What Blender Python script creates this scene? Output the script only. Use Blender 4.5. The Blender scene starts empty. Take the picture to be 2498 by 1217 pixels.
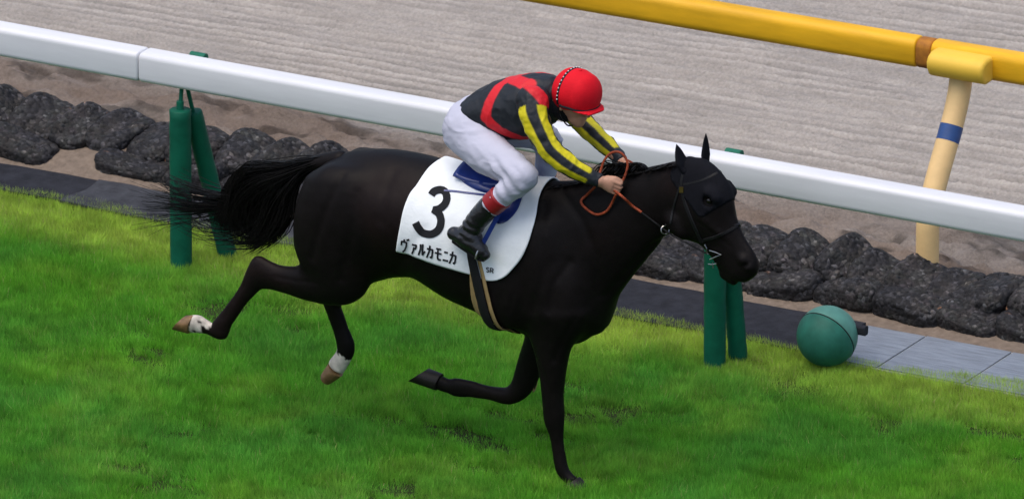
import bpy, bmesh, math, random
import numpy as np
from mathutils import Vector, Matrix
from mathutils.bvhtree import BVHTree

R = math.radians
rng = np.random.default_rng(7)
random.seed(7)
scene = bpy.context.scene
col = scene.collection

# ------------------------------------------------------------------ camera
YAW, PITCH, DIST, PXM = R(28.9), R(19.5), 90.0, 472.0     # photo pixels per metre at the horse
IW, IH = 2498.0, 1217.0
TGT = np.array([0.0, 0.0, 1.19])
FWD = np.array([-math.sin(YAW)*math.cos(PITCH), math.cos(YAW)*math.cos(PITCH), -math.sin(PITCH)])
RGT = np.array([math.cos(YAW), math.sin(YAW), 0.0])
UPV = np.cross(RGT, FWD)
CAM = TGT - DIST*FWD
FPX = PXM*DIST
cam_data = bpy.data.cameras.new('camera')
cam = bpy.data.objects.new('camera', cam_data)
col.objects.link(cam)
cam_data.sensor_width = 36.0
cam_data.lens = 36.0*FPX/IW
cam_data.dof.use_dof = True
cam_data.dof.focus_distance = DIST-0.1
cam_data.dof.aperture_fstop = 7.1
cam_data.clip_start = 1.0
cam_data.clip_end = 2000.0
cam.matrix_world = Matrix(((RGT[0], UPV[0], -FWD[0], CAM[0]),
                           (RGT[1], UPV[1], -FWD[1], CAM[1]),
                           (RGT[2], UPV[2], -FWD[2], CAM[2]), (0, 0, 0, 1)))
scene.camera = cam

# ------------------------------------------------------------------ sky, sun, exposure
SUN_EL, SUN_AZ = R(72), R(200)      # azimuth measured clockwise from +Y
world = bpy.data.worlds.new('World')
scene.world = world
world.use_nodes = True
wn = world.node_tree.nodes
bg = wn['Background']
sky = wn.new('ShaderNodeTexSky')
sky.sky_type = 'NISHITA'
sky.sun_disc = False
sky.sun_elevation = SUN_EL
sky.sun_rotation = SUN_AZ
sky.air_density = 1.0
sky.dust_density = 4.0
sky.ozone_density = 1.0
world.node_tree.links.new(sky.outputs[0], bg.inputs[0])
bg.inputs[1].default_value = 0.15
sun_data = bpy.data.lights.new('sun', 'SUN')
sun_data.energy = 1.0
sun_data.angle = R(60)
sun_data.color = (1.0, 0.95, 0.87)
sun = bpy.data.objects.new('sun', sun_data)
col.objects.link(sun)
sd = Vector((math.sin(SUN_AZ)*math.cos(SUN_EL), math.cos(SUN_AZ)*math.cos(SUN_EL), math.sin(SUN_EL)))
sun.rotation_euler = sd.to_track_quat('Z', 'Y').to_euler()
vs = scene.view_settings
vs.view_transform = 'Standard'
vs.look = 'None'
vs.exposure = 0.42
vs.gamma = 1.0
vs.use_curve_mapping = False
scene.render.engine = 'CYCLES'
scene.cycles.max_bounces = 6

# ------------------------------------------------------------------ helpers: geometry of the picture
def ray_dir(px, py):
    d = FWD + RGT*((px-IW/2)/FPX) + UPV*((IH/2-py)/FPX)
    return d/np.linalg.norm(d)
def at_plane(px, py, P0, N):
    d = ray_dir(px, py)
    t = np.dot(np.asarray(P0)-CAM, N)/np.dot(d, N)
    return CAM + t*d
def at(px, py, y=0.0):
    return at_plane(px, py, (0, y, 0), np.array([0, 1.0, 0]))
def ground(px, py, z=0.0):
    return at_plane(px, py, (0, 0, z), np.array([0, 0, 1.0]))
def project(P):
    P = np.asarray(P, float)-CAM
    w = P@FWD
    return IW/2+FPX*(P@RGT)/w, IH/2-FPX*(P@UPV)/w
def pv(v):
    return np.array([np.dot(v, RGT), np.dot(v, UPV)])
def unit(v):
    v = np.asarray(v, float)
    return v/(np.linalg.norm(v)+1e-12)

# ------------------------------------------------------------------ helpers: objects
def tag(o, label=None, cat=None, group=None, kind=None):
    if label: o['label'] = label
    if cat: o['category'] = cat
    if group: o['group'] = group
    if kind: o['kind'] = kind
    return o
def empty(name, loc=(0, 0, 0)):
    o = bpy.data.objects.new(name, None)
    o.empty_display_size = 0.1
    col.objects.link(o)
    o.location = loc
    return o
def link(name, me, parent=None, keep_world=True):
    o = bpy.data.objects.new(name, me)
    col.objects.link(o)
    if parent is not None:
        o.parent = parent
        if keep_world:
            o.matrix_parent_inverse = wmat(parent).inverted()
    return o
def wmat(o):
    m = o.matrix_basis.copy()
    if o.parent is not None:
        m = wmat(o.parent) @ o.matrix_parent_inverse @ m
    return m
def mesh_np(name, V, F, mat=None, smooth=True, colors=None):
    """V (n,3); F (m,3) or (m,4) int array"""
    V = np.ascontiguousarray(V, np.float32)
    F = np.ascontiguousarray(F, np.int32)
    me = bpy.data.meshes.new(name)
    m, k = F.shape
    me.vertices.add(len(V)); me.vertices.foreach_set('co', V.ravel())
    me.loops.add(m*k); me.loops.foreach_set('vertex_index', F.ravel())
    me.polygons.add(m)
    me.polygons.foreach_set('loop_start', np.arange(0, m*k, k, dtype=np.int32))
    me.update(calc_edges=True)
    me.validate()
    me.polygons.foreach_set('use_smooth', np.full(len(me.polygons), smooth, dtype=bool))
    if colors is not None:
        a = me.color_attributes.new('Col', 'FLOAT_COLOR', 'POINT')
        c = np.ones((len(V), 4), np.float32); c[:, :3] = colors
        a.data.foreach_set('color', c.ravel())
    if mat is not None:
        me.materials.append(mat)
    return me
class MB:
    """collects simple shapes into one mesh"""
    def __init__(self):
        self.v = []; self.f = []
    def add(self, V, F):
        o = len(self.v)
        self.v += [tuple(p) for p in V]
        self.f += [tuple(i+o for i in q) for q in F]
        return self
    def tube(self, pts, rad, n=12, caps=True, squash=None):
        pts = [np.asarray(p, float) for p in pts]
        if np.isscalar(rad): rad = [rad]*len(pts)
        T = [unit(pts[min(i+1, len(pts)-1)]-pts[max(i-1, 0)]) for i in range(len(pts))]
        ref = np.array([0, 0, 1.0]) if abs(T[0][2]) < 0.9 else np.array([0, 1.0, 0])
        nrm = unit(np.cross(T[0], ref)); V = []
        for i, p in enumerate(pts):
            nrm = unit(nrm - T[i]*np.dot(nrm, T[i])); b = np.cross(T[i], nrm)
            for k in range(n):
                a = 2*math.pi*k/n
                V.append(p + rad[i]*(nrm*math.cos(a) + b*math.sin(a)))
        F = []
        for i in range(len(pts)-1):
            for k in range(n):
                F.append((i*n+k, i*n+(k+1) % n, (i+1)*n+(k+1) % n, (i+1)*n+k))
        if caps:
            F.append(tuple(range(n-1, -1, -1))); F.append(tuple((len(pts)-1)*n+k for k in range(n)))
        return self.add(V, F)
    def extrude(self, prof, A, B, side, up, caps=True):
        """closed profile (s,u) swept from A to B"""
        A, B, side, up = map(np.asarray, (A, B, side, up)); n = len(prof)
        V = [A+side*s+up*u for s, u in prof]+[B+side*s+up*u for s, u in prof]
        F = [(k, (k+1) % n, n+(k+1) % n, n+k) for k in range(n)]
        if caps: F += [tuple(range(n-1, -1, -1)), tuple(range(n, 2*n))]
        return self.add(V, F)
    def build(self, name, mat, parent=None, smooth=False, sharp=35):
        me = bpy.data.meshes.new(name)
        me.from_pydata(self.v, [], self.f)
        bm = bmesh.new(); bm.from_mesh(me)
        bmesh.ops.recalc_face_normals(bm, faces=bm.faces)
        bm.to_mesh(me); bm.free()
        if smooth:
            me.polygons.foreach_set('use_smooth', np.ones(len(me.polygons), bool))
            me.set_sharp_from_angle(angle=R(sharp))
        me.materials.append(mat)
        return link(name, me, parent)

# ------------------------------------------------------------------ helpers: noise
def vnoise(P, scale, seed=0):
    """value noise in 2-D or 3-D, -1..1"""
    P = np.asarray(P, float)/scale
    g = np.random.default_rng(seed)
    n = 64
    i = np.floor(P).astype(int); f = P-i; f = f*f*(3-2*f)
    if P.shape[1] == 2:
        L = g.uniform(-1, 1, (n, n)); i %= n; j = (i+1) % n
        a = L[i[:, 0], i[:, 1]]*(1-f[:, 0])+L[j[:, 0], i[:, 1]]*f[:, 0]
        b = L[i[:, 0], j[:, 1]]*(1-f[:, 0])+L[j[:, 0], j[:, 1]]*f[:, 0]
        return a*(1-f[:, 1])+b*f[:, 1]
    n = 32
    L = g.uniform(-1, 1, (n, n, n)); i %= n; j = (i+1) % n
    def z(a0, b0):
        p = L[i[:, 0], a0, b0]*(1-f[:, 0])+L[j[:, 0], a0, b0]*f[:, 0]
        return p
    y0 = z(i[:, 1], i[:, 2])*(1-f[:, 1])+z(j[:, 1], i[:, 2])*f[:, 1]
    y1 = z(i[:, 1], j[:, 2])*(1-f[:, 1])+z(j[:, 1], j[:, 2])*f[:, 1]
    return y0*(1-f[:, 2])+y1*f[:, 2]
def fbm(P, scale, oct=4, seed=0, gain=0.5):
    s = 0; a = 1; t = 0
    for o in range(oct):
        s = s+a*vnoise(P, scale/2**o, seed+o*13); t += a; a *= gain
    return s/t
def sstep(a, b, x):
    t = np.clip((x-a)/(b-a), 0, 1)
    return t*t*(3-2*t)

# ------------------------------------------------------------------ helpers: materials
def mat(name, rgb=(0.5, 0.5, 0.5), rough=0.6, spec=0.4, attr=False, var=0.0, var_scale=8.0, bump=0.0,
        bump_scale=60.0, metal=0.0, sheen=0.0, coat=0.0, var_rgb=None, stretch=(1, 1, 1)):
    m = bpy.data.materials.new(name); m.use_nodes = True
    nt = m.node_tree; N = nt.nodes; L = nt.links
    b = N['Principled BSDF']
    b.inputs['Roughness'].default_value = rough
    b.inputs['Specular IOR Level'].default_value = spec
    b.inputs['Metallic'].default_value = metal
    b.inputs['Sheen Weight'].default_value = sheen
    b.inputs['Coat Weight'].default_value = coat
    b.inputs['Coat Roughness'].default_value = 0.15
    b.inputs['Base Color'].default_value = (*rgb, 1)
    src = None
    tc = N.new('ShaderNodeTexCoord'); mp = N.new('ShaderNodeMapping')
    mp.inputs['Scale'].default_value = stretch
    L.new(tc.outputs['Object'], mp.inputs['Vector'])
    if attr:
        a = N.new('ShaderNodeVertexColor'); a.layer_name = 'Col'; src = a.outputs['Color']
    if var > 0:
        t = N.new('ShaderNodeTexNoise'); t.inputs['Scale'].default_value = var_scale
        t.inputs['Detail'].default_value = 6; t.inputs['Roughness'].default_value = 0.62
        L.new(mp.outputs['Vector'], t.inputs['Vector'])
        r = N.new('ShaderNodeValToRGB')
        r.color_ramp.elements[0].position = 0.3; r.color_ramp.elements[1].position = 0.7
        L.new(t.outputs['Fac'], r.inputs['Fac'])
        if var_rgb is not None and not attr:
            r.color_ramp.elements[0].color = (*rgb, 1); r.color_ramp.elements[1].color = (*var_rgb, 1)
            src = r.outputs['Color']
        else:
            r.color_ramp.elements[0].color = (1-var,)*3+(1,); r.color_ramp.elements[1].color = (1+var,)*3+(1,)
            mx = N.new('ShaderNodeMix'); mx.data_type = 'RGBA'; mx.blend_type = 'MULTIPLY'
            mx.inputs['Factor'].default_value = 1.0
            if src is not None: L.new(src, mx.inputs['A'])
            else: mx.inputs['A'].default_value = (*rgb, 1)
            L.new(r.outputs['Color'], mx.inputs['B'])
            src = mx.outputs['Result']
    if src is not None: L.new(src, b.inputs['Base Color'])
    if bump > 0:
        t = N.new('ShaderNodeTexNoise'); t.inputs['Scale'].default_value = bump_scale
        t.inputs['Detail'].default_value = 5; t.inputs['Roughness'].default_value = 0.6
        L.new(mp.outputs['Vector'], t.inputs['Vector'])
        bp = N.new('ShaderNodeBump'); bp.inputs['Strength'].default_value = 1.0
        bp.inputs['Distance'].default_value = bump
        L.new(t.outputs['Fac'], bp.inputs['Height']); L.new(bp.outputs['Normal'], b.inputs['Normal'])
    return m

M = {}
M['turf_soil'] = mat('turf_soil', (0.022, 0.034, 0.010), 0.95, 0.1, var=0.35, var_scale=6)
M['sand'] = mat('sand', (0.33, 0.30, 0.275), 0.95, 0.12, attr=True, var=0.18, var_scale=55, bump=0.012, bump_scale=70)
M['sand_strip'] = mat('sand_strip', (0.185, 0.146, 0.115), 0.95, 0.1, var=0.25, var_scale=25, bump=0.004, bump_scale=120)
M['white_plastic'] = mat('white_plastic', (0.66, 0.67, 0.70), 0.42, 0.35, var=0.10, var_scale=6, stretch=(0.15, 1, 1))
M['green_pad'] = mat('green_pad', (0.003, 0.092, 0.054), 0.55, 0.2, var=0.2, var_scale=9, bump=0.0015, bump_scale=30)
M['green_steel'] = mat('green_steel', (0.005, 0.12, 0.072), 0.55, 0.25, var=0.2, var_scale=20)
M['faded_ball'] = mat('faded_ball', (0.080, 0.220, 0.180), 0.55, 0.25, var=0.3, var_scale=6)
M['green_ball'] = mat('green_ball', (0.020, 0.130, 0.095), 0.55, 0.25, var=0.4, var_scale=5, bump=0.001, bump_scale=40)
M['yellow_plastic'] = mat('yellow_plastic', (0.72, 0.385, 0.012), 0.5, 0.3, var=0.24, var_scale=7, stretch=(0.2, 1, 1))
M['yellow_block'] = mat('yellow_block', (0.76, 0.48, 0.05), 0.55, 0.4, var=0.06, var_scale=6)
M['cream_plastic'] = mat('cream_plastic', (0.76, 0.52, 0.24), 0.55, 0.4, var=0.1, var_scale=6)
M['rust_patch'] = mat('rust_patch', (0.50, 0.20, 0.02), 0.7, 0.3, var=0.5, var_scale=14, var_rgb=(0.20, 0.07, 0.015))
M['blue_tape'] = mat('blue_tape', (0.025, 0.07, 0.22), 0.5, 0.4, var=0.15, var_scale=20)
M['black_rubber'] = mat('black_rubber', (0.020, 0.021, 0.027), 0.85, 0.2, var=0.4, var_scale=14, bump=0.003, bump_scale=45)
M['grey_rubber'] = mat('grey_rubber', (0.042, 0.044, 0.051), 0.85, 0.2, var=0.4, var_scale=12, bump=0.003, bump_scale=45)
M['grey_panel'] = mat('grey_panel', (0.200, 0.230, 0.275), 0.45, 0.4, var=0.30, var_scale=14, bump=0.003, bump_scale=60, stretch=(0.5, 4, 1))
M['panel_joint'] = mat('panel_joint', (0.40, 0.40, 0.38), 0.8, 0.2, var=0.2, var_scale=20)
M['gravel_bag'] = mat('gravel_bag', (0.06, 0.06, 0.06), 0.7, 0.2, attr=True, var=0.35, var_scale=35)
nt = M['gravel_bag'].node_tree; vo = nt.nodes.new('ShaderNodeTexVoronoi'); vo.inputs['Scale'].default_value = 50.0
tcn = nt.nodes.new('ShaderNodeTexCoord'); bpn = nt.nodes.new('ShaderNodeBump'); bpn.invert = True
bpn.inputs['Strength'].default_value = 1.0; bpn.inputs['Distance'].default_value = 0.006
nt.links.new(tcn.outputs['Object'], vo.inputs['Vector']); nt.links.new(vo.outputs['Distance'], bpn.inputs['Height'])
nt.links.new(bpn.outputs['Normal'], nt.nodes['Principled BSDF'].inputs['Normal'])
sepn = nt.nodes.new('ShaderNodeSeparateColor'); rmp = nt.nodes.new('ShaderNodeValToRGB'); mxn = nt.nodes.new('ShaderNodeMix')
mxn.data_type = 'RGBA'; mxn.blend_type = 'MULTIPLY'; mxn.inputs['Factor'].default_value = 1.0
for p_, v_ in ((0.0, 0.55), (0.45, 0.85), (0.75, 1.25), (0.93, 2.0), (1.0, 3.6)):
    e_ = rmp.color_ramp.elements[0] if p_ == 0.0 else (rmp.color_ramp.elements[-1] if p_ == 1.0 else rmp.color_ramp.elements.new(p_))
    e_.color = (v_, v_*0.99, v_*0.97, 1)
pbn = nt.nodes['Principled BSDF']; src_ = pbn.inputs['Base Color'].links[0].from_socket
nt.links.new(vo.outputs['Color'], sepn.inputs['Color']); nt.links.new(sepn.outputs[0], rmp.inputs['Fac'])
nt.links.new(src_, mxn.inputs['A']); nt.links.new(rmp.outputs['Color'], mxn.inputs['B']); nt.links.new(mxn.outputs['Result'], pbn.inputs['Base Color'])

# ================================================================== SETTING
TURF_EDGE, SAND_Z = 2.42, 0.10
def plain_grid(x0, x1, y0, y1, step):
    nx = int(round((x1-x0)/step))+1; ny = int(round((y1-y0)/step))+1
    X, Y = np.meshgrid(np.linspace(x0, x1, nx), np.linspace(y0, y1, ny), indexing='ij')
    i = np.arange(nx*ny).reshape(nx, ny)
    F = np.stack([i[:-1, :-1], i[1:, :-1], i[1:, 1:], i[:-1, 1:]], -1).reshape(-1, 4)
    return X.ravel(), Y.ravel(), F

# turf ground, wide enough to reach far beyond the picture
V = np.array([(-260, -400, -0.004), (260, -400, -0.004), (260, TURF_EDGE, -0.004), (-260, TURF_EDGE, -0.004)])
tag(link('turf', mesh_np('turf', V, np.array([[0, 1, 2, 3]]), M['turf_soil'])), 'green turf track under the running horse', kind='structure')
# base earth under the edge of the track
V = np.array([(-260, TURF_EDGE-0.3, -0.02), (260, TURF_EDGE-0.3, -0.02), (260, 3.3, -0.02), (-260, 3.3, -0.02)])
tag(link('sandy_verge', mesh_np('sandy_verge', V, np.array([[0, 1, 2, 3]]), M['sand_strip'])), kind='structure')
# narrow sandy strip with a soft, uneven surface
X, Y, F = plain_grid(-7.5, 4.5, TURF_EDGE-0.2, 3.44, 0.03)
P2 = np.stack([X, Y], 1)
Z = -0.012+0.012*fbm(P2, 0.35, 4, 3)*sstep(2.7, 2.85, Y)+0.036*sstep(2.74, 3.05, Y)
bank = sstep(3.05, 3.40, Y)*0.05 + 0.06*np.exp(-((X+4.15)/0.35)**2)*sstep(2.8, 3.05, Y)
tag(link('sand_strip', mesh_np('sand_strip', np.stack([X, Y, Z+bank], 1), F, M['sand_strip'])), kind='structure')

# dirt course: harrowed sand with raised lines, kicked up along its edge
def sand_height(X, Y):
    P2 = np.stack([X, Y], 1)
    warp = 0.010*fbm(P2*np.array([0.2, 1.0]), 0.5, 2, 21)
    yy = Y - 0.09*sstep(4.0, 6.5, Y)*(X+1.5) + warp
    ph = yy/0.115
    rid = 0.5+0.5*np.cos(2*np.pi*ph)
    fine = 0.5+0.5*np.cos(2*np.pi*yy/0.041+2.0*vnoise(P2*np.array([0.3, 1.0]), 0.3, 5))
    amp = 0.75+0.5*vnoise(np.stack([X*0.35, yy*1.0], 1), 0.22, 33)
    brk = 0.6+0.6*vnoise(np.stack([X*0.6, yy], 1), 0.12, 44)
    lines = 0.024*rid**2*amp + 0.009*fine*brk
    grain = 0.0065*fbm(P2*np.array([0.55, 1.0]), 0.09, 3, 8) + 0.003*rng.normal(size=len(X))
    edge = 1-sstep(3.95, 4.50, Y+0.16*fbm(P2, 0.6, 3, 61))
    n1 = fbm(P2*np.array([0.38, 1.0]), 0.20, 4, 9, 0.6); churn = 0.03*fbm(P2*np.array([0.5, 1.0]), 0.07, 3, 12, 0.6)+0.11*n1-0.05*np.abs(fbm(P2*np.array([0.45, 1.0]), 0.13, 3, 10, 0.6))
    z = (lines+grain)*(1-edge*0.8)+churn*edge
    z = z-0.02*edge
    return z, edge
X, Y, F = plain_grid(-7.3, 3.9, 3.36, 8.8, 0.0145)
ct = project(np.stack([X, Y, np.full_like(X, SAND_Z)], 1))
Zs, edge = sand_height(X, Y)
keep = (ct[0] > -300) & (ct[0] < IW+420) & (ct[1] > -230)
fk = keep[F].all(1); F = F[fk]
used = np.unique(F); remap = np.full(len(X), -1); remap[used] = np.arange(len(used)); F = remap[F]
X, Y, Zs, edge = X[used], Y[used], Zs[used], edge[used]
P2 = np.stack([X, Y], 1)
damp = np.clip(edge*1.0+0.9*(fbm(P2*np.array([0.4, 1]), 0.30, 4, 77)-0.12)*edge, 0, 1)
dry = np.array([0.330, 0.304, 0.278]); wet = np.array([0.190, 0.148, 0.120])
tone = 1+0.10*fbm(P2*np.array([0.25, 1]), 0.5, 4, 15)+0.05*vnoise(P2*np.array([0.15, 1.0]), 0.05, 16)
C = (dry[None]*(1-damp[:, None])+wet[None]*damp[:, None])*tone[:, None]
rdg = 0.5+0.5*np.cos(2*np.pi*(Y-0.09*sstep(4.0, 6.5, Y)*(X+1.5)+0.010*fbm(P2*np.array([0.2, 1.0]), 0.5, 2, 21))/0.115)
C = C*(1+(0.30*(rdg**2-0.4)*(0.7+0.9*vnoise(P2*np.array([0.3, 1.0]), 0.2, 19))+0.13*fbm(P2*np.array([0.3, 1.0]), 0.05, 2, 18))*(1-edge))[:, None]  # ridge shading painted into the colour: lighter crests, darker grooves
dk = (sstep(0.02, 0.30, fbm(P2*np.array([0.40, 1.0]), 0.16, 4, 78, 0.65))*edge)[:, None]      # damp, freshly turned sand
C = C*(1-dk*0.55)
clod = (vnoise(P2*np.array([0.5, 1.0]), 0.024, 91) > 0.86) & (vnoise(P2, 0.4, 92) > -0.1)
C[clod] *= 0.80; Zs = Zs-clod*0.012
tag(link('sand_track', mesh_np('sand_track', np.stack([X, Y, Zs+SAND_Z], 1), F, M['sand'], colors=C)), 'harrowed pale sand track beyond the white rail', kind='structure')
V = np.array([(-260, 3.42, SAND_Z-0.2), (260, 3.42, SAND_Z-0.2), (260, 500, SAND_Z-0.2), (-260, 500, SAND_Z-0.2)])
tag(link('far_sand', mesh_np('far_sand', V, np.array([[0, 1, 2, 3]]), M['sand'], colors=np.tile(dry, (4, 1)))), kind='structure')

# grass blades
def grass_field(n, x0, x1, y0, y1, margin):
    X = rng.uniform(x0, x1, n); Y = rng.uniform(y0, y1, n)
    u, v = project(np.stack([X, Y, np.zeros(n)], 1))
    k = (u > -margin) & (u < IW+margin) & (v < IH+margin+40)
    P2 = np.stack([X, Y], 1)
    k &= Y < np.interp(X, [-5, -3, -2.6, -0.6, 0.4, 0.9, 1.8], [2.46, 2.42, 2.46, 2.33, 2.26, 2.25, 2.38])+0.055*fbm(P2, 0.25, 3, 5)
    return X[k], Y[k]
gm = bpy.data.materials.new('grass'); gm.use_nodes = True
nt = gm.node_tree; pb = nt.nodes['Principled BSDF']
va = nt.nodes.new('ShaderNodeVertexColor'); va.layer_name = 'Col'
pb.inputs['Roughness'].default_value = 0.55; pb.inputs['Specular IOR Level'].default_value = 0.08
tr = nt.nodes.new('ShaderNodeBsdfTranslucent'); mxs = nt.nodes.new('ShaderNodeMixShader'); mxs.inputs[0].default_value = 0.35
nt.links.new(va.outputs['Color'], pb.inputs['Base Color']); nt.links.new(va.outputs['Color'], tr.inputs['Color'])
nt.links.new(pb.outputs[0], mxs.inputs[1]); nt.links.new(tr.outputs[0], mxs.inputs[2])
nt.links.new(mxs.outputs[0], nt.nodes['Material Output'].inputs['Surface'])
M['grass'] = gm
GX, GY = grass_field(1750000, -5.6, 3.6, -2.9, 2.5, 190)
P2 = np.stack([GX, GY], 1)
hol = fbm(P2*np.array([0.42, 1.0]), 0.15, 3, 53)+0.35*fbm(P2*np.array([0.6, 1.0]), 0.045, 2, 63)
holm = sstep(1.2, 1.75, -GY+3.2)*0+sstep(0.12, 0.36, hol)*sstep(-0.35, 0.15, fbm(P2, 0.8, 2, 59))
for hx, hy, hw in ((-1.42, 0.02, 1.0), (-0.55, 0.10, 0.7), (0.45, -0.02, 0.8), (-0.9, -0.25, 0.6)):     # divots cut by hooves
    holm = np.maximum(holm, hw*np.exp(-((GX-hx)/0.16)**2-((GY-hy)/0.055)**2)*(0.7+0.6*vnoise(P2, 0.05, 64)))
fade = sstep(1.45, 2.15, GY+0.25*fbm(P2, 0.7, 3, 51))         # dry, short turf beside the rail
holm = np.clip(holm*(1-0.85*fade), 0, 1)
keep = rng.uniform(size=len(GX)) > 0.78*holm
GX, GY, P2, holm, fade = GX[keep], GY[keep], P2[keep], holm[keep], fade[keep]
ng = len(GX)
clump = fbm(P2*np.array([0.7, 1.0]), 0.22, 4, 52)
H = (0.058+0.020*clump+0.014*fbm(P2*np.array([0.7, 1.0]), 0.06, 2, 58))*(1-0.22*fade)*(1-0.78*holm)*rng.uniform(0.6, 1.25, ng)
az = rng.uniform(0, 2*np.pi, ng)
flow = 2*np.pi*fbm(P2, 0.35, 2, 54)
lean = rng.uniform(0.1, 0.95, ng)
D = np.stack([np.cos(az)*0.85+0.25*np.cos(flow), np.sin(az)*0.85+0.25*np.sin(flow)], 1)*(lean*H)[:, None]
wd = rng.uniform(0.0011, 0.0021, ng)
wa = rng.uniform(0, 2*np.pi, ng); W = np.stack([np.cos(wa), np.sin(wa)], 1)*wd[:, None]
B = np.zeros((ng, 3, 3), np.float32)
B[:, 0, :2] = P2-W; B[:, 1, :2] = P2+W; B[:, 0, 2] = B[:, 1, 2] = -0.004
B[:, 2, :2] = P2+D; B[:, 2, 2] = np.maximum(H*(1-0.3*lean), 0.006)
T = np.arange(ng*3).reshape(-1, 3)
gcol = np.array([0.140, 0.415, 0.032]); gyel = np.array([0.50, 0.66, 0.10]); gdry = np.array([0.50, 0.45, 0.20])
gblue = np.array([0.110, 0.380, 0.050])
t1 = np.clip(0.5+0.9*fbm(P2, 0.5, 3, 55), 0, 1)[:, None]
C = gcol*t1+gblue*(1-t1)
yl = np.clip(fade*0.85+0.20*sstep(-0.1, 0.5, fbm(P2, 0.35, 3, 56))+rng.uniform(-0.12, 0.12, ng), 0, 1)[:, None]
C = C*(1-yl)+gyel*yl
dr = (rng.uniform(size=ng) < (0.012+0.10*fade*(0.5+fbm(P2, 0.3, 3, 57)))).astype(float)[:, None]
C = C*(1-dr)+gdry*dr
C = C*(rng.uniform(0.72, 1.25, ng)*np.clip(1+0.13*fbm(P2*np.array([0.45, 1.0]), 0.10, 3, 67)+0.34*fbm(P2*np.array([0.6, 1.0]), 0.05, 2, 68), 0.35, 1.7))[:, None]
C5 = np.repeat(C[:, None, :], 3, 1); C5 = C5.reshape(-1, 3)
tag(link('grass', mesh_np('grass', B.reshape(-1, 3), T, M['grass'], colors=C5)), 'short green racecourse grass, yellower along the rail', 'grass', kind='stuff')

# ------------------------------------------------------------------ rubber mats and panels at the turf edge
def sheet(name, x0, x1, y0, y1, z, th, material, seed, wav=0.012, parent=None, ew=1.0):
    X, Y, F = plain_grid(x0, x1, y0, y1, 0.04)
    nx = int(round((x1-x0)/0.04))+1; ny = int(round((y1-y0)/0.04))+1
    P2 = np.stack([X, Y], 1)
    Z = z+wav*fbm(P2, 0.4, 3, seed)
    tx = (X-x0)/(x1-x0); ty = (Y-y0)/(y1-y0)
    Xw = X+ew*0.03*vnoise(np.stack([Y, Y*0+seed], 1), 0.2, seed)*(abs(tx-0.5) > 0.49)
    Yw = Y+ew*0.012*vnoise(np.stack([X, X*0+seed], 1), 0.3, seed+1)*(ty > 0.98)
    V = np.stack([Xw, Yw, Z], 1); n = len(V)
    V2 = V.copy(); V2[:, 2] -= th
    i = np.arange(n).reshape(nx, ny)
    edges = [i[:, 0], i[-1, :], i[::-1, -1], i[0, ::-1]]
    S = [np.stack([e[:-1]+n, e[1:]+n, e[1:], e[:-1]], 1) for e in edges]
    Fa = np.concatenate([F]+S, 0)
    return link(name, mesh_np(name, np.concatenate([V, V2]), Fa, material, smooth=False), parent)
tag(sheet('edge_mat', -8.0, -4.02, 2.40, 2.78, 0.022, 0.02, M['black_rubber'], 101, 0.008), 'black rubber mat along the turf edge at far left', 'mat')
tag(sheet('edge_mat', -4.08, -2.30, 2.36, 2.755, 0.036, 0.014, M['grey_rubber'], 111), 'worn grey rubber mat overlapping behind the horse tail', 'mat')
tag(sheet('edge_mat', -2.36, 0.60, 2.24, 2.775, 0.022, 0.02, M['black_rubber'], 121, 0.008), 'black rubber mat behind the right green post pair', 'mat')
pm = empty('panel_walkway', (1.0, 2.5, 0.0))
tag(pm, 'grey perforated panels laid beside the turf, right of the green ball', 'walkway')
pj = sheet('joint_filler', 0.62, 3.6, 2.19, 2.765, 0.012, 0.02, M['panel_joint'], 131, 0.0, pm, 0.0)
seams = [0.63, 0.985, 1.50, 2.02, 2.54, 3.06, 3.58]
for a, b in zip(seams[:-1], seams[1:]):
    p = sheet('panel', a+0.006, b-0.006, 2.20, 2.752, 0.020, 0.008, M['grey_panel'], 140+int(a*10), 0.0025, pm, 0.0)

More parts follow.
